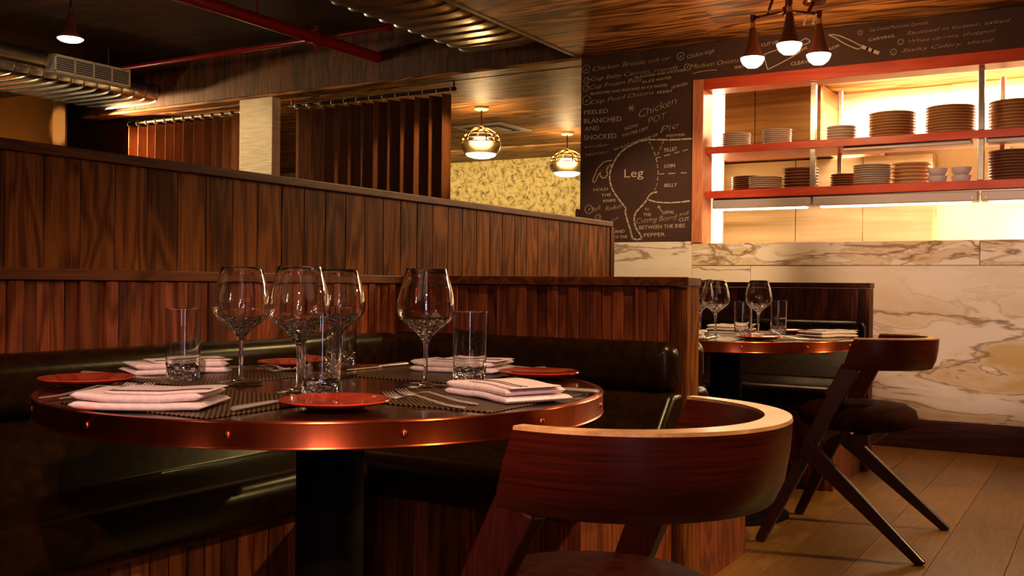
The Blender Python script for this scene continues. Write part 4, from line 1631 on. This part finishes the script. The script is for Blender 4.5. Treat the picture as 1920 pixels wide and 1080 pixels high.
# sprinkler pipe
sp = thing('sprinkler_pipe', 'thick dark red sprinkler pipe with thinner red cross pipe under the ceiling', 'pipe', (-5.0, 5.6, 2.705))
MB().cyl((0, -7.0, 0), (0, 0.70, 0), 0.043, 20).build('main_pipe', M['red_pipe'], sp, smooth='auto')
MB().cyl((-2.12, 0, -0.005), (-0.045, 0, -0.005), 0.017, 14).build('branch_pipe', M['red_pipe'], sp, smooth='auto')
MB().cyl((0.045, 0, 0.0), (0.66, 0, 0.0), 0.017, 14).build('branch_pipe', M['red_pipe'], sp, smooth='auto')
mb = MB().cyl((0, -0.06, 0), (0, 0.06, 0), 0.052, 20)
mb.cyl((-0.075, 0, -0.003), (0.075, 0, -0.003), 0.028, 16)
mb.cyl((0, 0, 0.04), (0, 0, 0.085), 0.016, 12)
mb.build('coupling', M['red_pipe'], sp, smooth='auto')
mb = MB().cyl((0, 0, -0.045), (0, 0, -0.075), 0.014, 12).cyl((0, 0, -0.075), (0, 0, -0.079), 0.024, 16)
mb.build('sprinkler_head', M['red_pipe'], sp, smooth='auto')
MB().cyl((0.62, 0, 0), (0.665, 0, 0), 0.028, 14).build('end_cap', M['red_pipe'], sp, smooth='auto')
mb = MB()
for yy in (-5.5, -3.0, -0.6):
    mb.cyl((0, yy, 0.043), (0, yy, UZ - 2.705), 0.006, 8)
mb.build('hanger_rod', M['red_pipe'], sp)


def shade_parts(t, x, y, z, r=0.060, h=0.165, gh=0.058):
    """conical shade with a glowing bowl below; z is the lower edge of the cone"""
    s = MB().lathe([(0.015, z + h), (0.019, z + h - 0.01), (0.026, z + h * 0.66), (0.040, z + h * 0.30), (r - 0.004, z + 0.012), (r, z), (r - 0.003, z + 0.0005), (r - 0.007, z + 0.012),
                      (0.036, z + h * 0.30), (0.022, z + h * 0.66), (0.012, z + h - 0.012)], 32, (x, y, 0)).build('shade', M['shade_red'], t, smooth='auto')
    MB().lathe([(r * 1.08, z - 0.001), (r * 1.05, z - gh * 0.2), (r * 0.86, z - gh * 0.6), (r * 0.5, z - gh * 0.9), (0, z - gh)], 32, (x, y, 0)).build('glowing_globe', M['bulb'], s, smooth=True)
    MB().cyl((x, y, z + h), (x, y, z + h + 0.028), 0.014, 16).build('collar', M['brass'], t, smooth='auto')


ct = thing('cluster_pendant', 'bronze ceiling light with three brown cones and glowing globes before the pass', 'ceiling light', (-1.532, 5.442, CZ))
LA = [(-1.734, 5.489), (-1.468, 5.263), (-1.394, 5.575)]
AZ = 2.418 - CZ
for x, y in LA:
    dx, dy = x + 1.532, y - 5.442
    shade_parts(ct, dx, dy, 2.198 - CZ)
    MB().tube([(0, 0, AZ), (dx * 0.5, dy * 0.5, AZ), (dx, dy, AZ)], 0.0085, 10).build('arm', M['bronze'], ct, smooth=True)
    MB().cyl((dx, dy, 2.198 + 0.193 - CZ), (dx, dy, AZ + 0.012), 0.010, 12).build('drop_rod', M['bronze'], ct, smooth='auto')
    mb = MB().cyl((dx, dy, AZ - 0.018), (dx, dy, AZ + 0.016), 0.015, 14)
    mb.build('elbow', M['bronze'], ct, smooth='auto')
    point_light('cluster_light', (x, y, 2.09), 5, WARM, 0.05)
MB().lathe([(0, AZ - 0.03), (0.022, AZ - 0.026), (0.028, AZ), (0.022, AZ + 0.024), (0, AZ + 0.028)], 20).build('hub', M['bronze'], ct, smooth=True)
mb = MB().tube([(0, 0, AZ + 0.02), (0.0, 0.0, -0.004)], 0.011, 12)
mb.tube([(-0.115, 0.028, AZ), (-0.10, 0.03, AZ + 0.05), (-0.085, 0.032, -0.004)], 0.008, 10)
mb.tube([(0.085, 0.10, AZ), (0.09, 0.15, AZ + 0.05), (0.088, 0.22, -0.004)], 0.010, 10)
mb.build('suspension_rod', M['bronze'], ct, smooth=True)
mb = MB().lathe([(0, -0.016), (0.055, -0.016), (0.062, -0.008), (0.062, -0.0005), (0, -0.0005)], 28)
mb.lathe([(0, -0.016), (0.055, -0.016), (0.062, -0.008), (0.062, -0.0005), (0, -0.0005)], 28, (0.088, 0.22, 0))
mb.build('canopy', M['bronze'], ct, smooth='auto')
for q in (0, 1):
    MB().bar((0.085 + q * 0.05, 0.085, AZ - 0.01), (0.070 + q * 0.05, 0.075, AZ - 0.065), 0.010, 0.005, (1, 0, 0)).build('lever', M['silver'], ct)

# single cone pendant far left
_sr = M['shade_red']
M['shade_red'] = plain('shade_brightened', (0.30, 0.09, 0.04), 0.35, 0.3)  # lighter colour stands in for the light missing on this cone
sl = thing('cone_pendant', 'single brown cone pendant glowing under the dark ceiling at far left', 'ceiling light', (-6.129, 4.389, UZ))
point_light('pendant_glow', (-6.129, 4.389, 2.46), 9, CREAM, 0.05)
shade_parts(sl, 0, 0, 2.575 - UZ, 0.078, 0.18, 0.026)
M['shade_red'] = _sr
MB().cyl((0, 0, 2.78 - UZ), (0, 0, -0.012), 0.006, 10).build('rod', M['bronze'], sl)
MB().lathe([(0, -0.014), (0.05, -0.012), (0.055, -0.0005), (0, -0.0005)], 24).build('canopy', M['bronze'], sl, smooth='auto')
spot_light('pendant_beam', (-6.129, 4.389, 2.47), (-6.32, 6.3, 1.95), 34, CREAM, 38, 0.9, 0.05)


def cage_pendant(label, x, y):
    t = thing('cage_pendant', label, 'ceiling light', (x, y, CZ), group='brass cage pendants in the back room')
    z = lambda v_: v_ - CZ
    MB().lathe([(0, z(2.488)), (0.055, z(2.488)), (0.066, z(2.498)), (0.066, z(CZ - 0.0005)), (0, z(CZ - 0.0005))], 28).build('canopy', M['column'], t, smooth='auto')
    MB().cyl((0, 0, z(2.33)), (0, 0, z(2.488)), 0.007, 10).build('rod', M['bronze'], t)
    MB().lathe([(0, z(2.30)), (0.020, z(2.305)), (0.034, z(2.325)), (0.020, z(2.345)), (0, z(2.35))], 18).build('hub', M['bronze'], t, smooth=True)
    for k in range(6):
        a = 2 * PI * k / 6 + 0.3
        ca, sa = math.cos(a), math.sin(a)
        MB().tube([(r * ca, r * sa, z(zz)) for r, zz in ((0.03, 2.325), (0.085, 2.315), (0.135, 2.285), (0.168, 2.245), (0.176, 2.195))], 0.0075, 8).build('cage_rib', M['brass'], t, smooth=True)
    for r, zz in ((0.150, 2.268), (0.172, 2.232), (0.178, 2.198)):
        MB().tube([(r * math.cos(2 * PI * q / 36), r * math.sin(2 * PI * q / 36), z(zz)) for q in range(36)], 0.0065, 8, True).build('cage_ring', M['brass'], t, smooth=True)
    MB().lathe([(0.178, z(2.19)), (0.180, z(2.165)), (0.170, z(2.13)), (0.140, z(2.092)), (0.136, z(2.095)), (0.165, z(2.133)), (0.174, z(2.165)), (0.172, z(2.19))], 40, closed=True).build('bowl_band', M['smoked'], t, smooth='auto')
    MB().lathe([(0.139, z(2.100)), (0.125, z(2.078)), (0.08, z(2.062)), (0, z(2.056))], 36).build('glowing_lens', M['bulb'], t, smooth=True)
    MB().lathe([(0, z(2.245)), (0.05, z(2.24)), (0.092, z(2.215)), (0.10, z(2.185)), (0.07, z(2.16)), (0, z(2.15))], 30).build('glowing_globe', M['cage_bulb'], t, smooth=True)
    point_light('cage_light', (x, y, 2.03), 5, AMBER, 0.06)
    point_light('cage_uplight', (x, y, 2.40), 1.2, AMBER, 0.05)


cage_pendant('brass cage pendant in the back room, nearer and left of two', -4.88, 7.64)
cage_pendant('brass cage pendant in the back room beside the chalkboard edge', -4.89, 9.31)
cv = thing('ceiling_vent', 'square metal ceiling vent behind the brass cage pendant', 'vent', (-5.44, 8.72, CZ))
MB().box(-0.30, 0.30, -0.29, 0.29, -0.012, -0.0005, 0.003).build('frame', M['vent_grey'], cv)
MB().box(-0.22, 0.22, -0.21, 0.21, -0.014, -0.0121).build('dark_opening', M['black'], cv)
MB().box(-0.15, 0.15, -0.14, 0.14, -0.020, -0.0141, 0.003).build('diffuser_plate', M['vent_grey'], cv)

# ------------------------------------------------------------------ curtains


def make_curtain(label, x0, x1, y, folds, grp):
    c = ((x0 + x1) / 2, y, 0)
    t = thing('curtain', label, 'curtain', c)
    n = folds * 12
    rows = []
    for zz in (0.02, 0.6, 1.2, 1.8, 2.2, 2.40):
        row = []
        k = 1 - 0.35 * (zz / 2.4)
        for i in range(n + 1):
            a = 2 * PI * folds * i / n
            row.append((x0 - c[0] + (x1 - x0) * i / n + 0.014 * math.sin(a * 2), (0.080 * math.sin(a) + 0.008 * math.sin(a * 0.37 + zz)) * (0.75 + 0.25 * k), zz))
        rows.append(row)
    MB().sheet(rows).build('cloth', M['curtain'], t, smooth=True, solid=0.004)
    rd = thing('curtain_rod', 'dark curtain rod with shiny rings carrying the %s' % grp, 'curtain rod', (c[0], y, 2.445))
    MB().cyl((x0 - c[0] - 0.08, 0, 0), (x1 - c[0] + 0.035, 0, 0), 0.014, 14).build('rod', M['black'], rd, smooth='auto')
    for i in range(folds + 1):
        xx = x0 - c[0] + (x1 - x0) * i / folds
        MB().tube([(xx, 0.021 * math.cos(2 * PI * q / 14), 0.021 * math.sin(2 * PI * q / 14) - 0.004) for q in range(14)], 0.0045, 6, True).build('ring', M['silver'], rd, smooth=True)
    mb = MB()
    for xx in (x0 - c[0] - 0.05, x1 - c[0] + 0.02):
        mb.cyl((xx, 0, 0.014), (xx, 0, CZ - 2.445), 0.007, 8)
    mb.build('bracket', M['bronze'], rd)
    return t


make_curtain('brown pleated curtain left of the pale column, folds lit orange', -8.20, -6.70, 6.52, 12, 'left curtain')
make_curtain('dark brown pleated curtain right of the pale column', -6.05, -4.44, 6.52, 12, 'right curtain')
spot_light('ochre_uplight', (-10.9, 5.9, 0.9), (-10.9, 6.8, 1.7), 45, AMBER, 95, 0.9, 0.1)
spot_light('curtain_fill_beam', (-8.42, 6.12, 2.42), (-7.0, 6.50, 1.95), 260, WARM, 76, 0.6, 0.03)  # unseen spot added to graze the left curtain's folds
spot_light('curtain_fill_beam', (-3.55, 6.12, 2.44), (-4.85, 6.50, 1.75), 34, AMBER, 34, 0.7, 0.03)  # unseen spot added to graze the right curtain's folds
spot_light('duct_fill_light', (-8.9, 4.4, 1.30), (-8.0, 5.3, 2.54), 26, CREAM, 60, 0.8, 0.05)  # unseen spot added to brighten the duct's underside
spot_light('pilaster_beam', (-9.5, 5.3, 2.2), (-9.63, 6.77, 2.55), 34, WARM, 16, 0.5, 0.03)

# bodies added for the unseen spotlights above the frame
for i, (lo, ta, pw, cl_, cn) in enumerate(SPOTS):
    t = thing('unseen_spotlight', 'small black spotlight, unseen, added over the dining area', 'ceiling light', (lo[0], lo[1], CZ), group='unseen added spotlights')
    dr_ = (Vector(ta) - Vector(lo)).normalized()
    p0 = Vector((0, 0, lo[2] - CZ)) - dr_ * 0.004
    MB().lathe([(0.034, 0), (0.034, -0.06), (0.030, -0.064), (0, -0.064), (0, -0.055), (0.028, -0.055), (0.030, 0)], 20, p0, -dr_ * -1).build('housing', M['black'], t, smooth='auto')
    MB().cyl((0, 0, -0.05), (0, 0, -0.0005), 0.008, 10).build('stem', M['black'], t)


# unseen globe lamps added behind the viewer to light napkins and rim
for gx, gy, gz, pw, lb in ((0.95, -1.35, 1.95, 8, 'unseen opal globe pendant added behind the viewer, right of two'), (-1.55, -1.60, 2.05, 5, 'unseen opal globe pendant added behind the viewer, left of two')):
    t = thing('fill_globe_pendant', lb, 'ceiling light', (gx, gy, CZ if gx > -3 else UZ))
    MB().lathe([(0, gz - 0.11 - CZ)] + [(0.11 * math.sin(PI * q / 16), gz - 0.11 * math.cos(PI * q / 16) - CZ) for q in range(1, 16)] + [(0, gz + 0.11 - CZ)], 32).build('globe', M['bulb'], t, smooth=True)
    MB().cyl((0, 0, gz + 0.112 - CZ), (0, 0, -0.001), 0.006, 10).build('rod', M['bronze'], t)
    point_light('fill_globe_light', (gx, gy, gz - 0.26), pw, (1.0, 0.60, 0.46), 0.11)
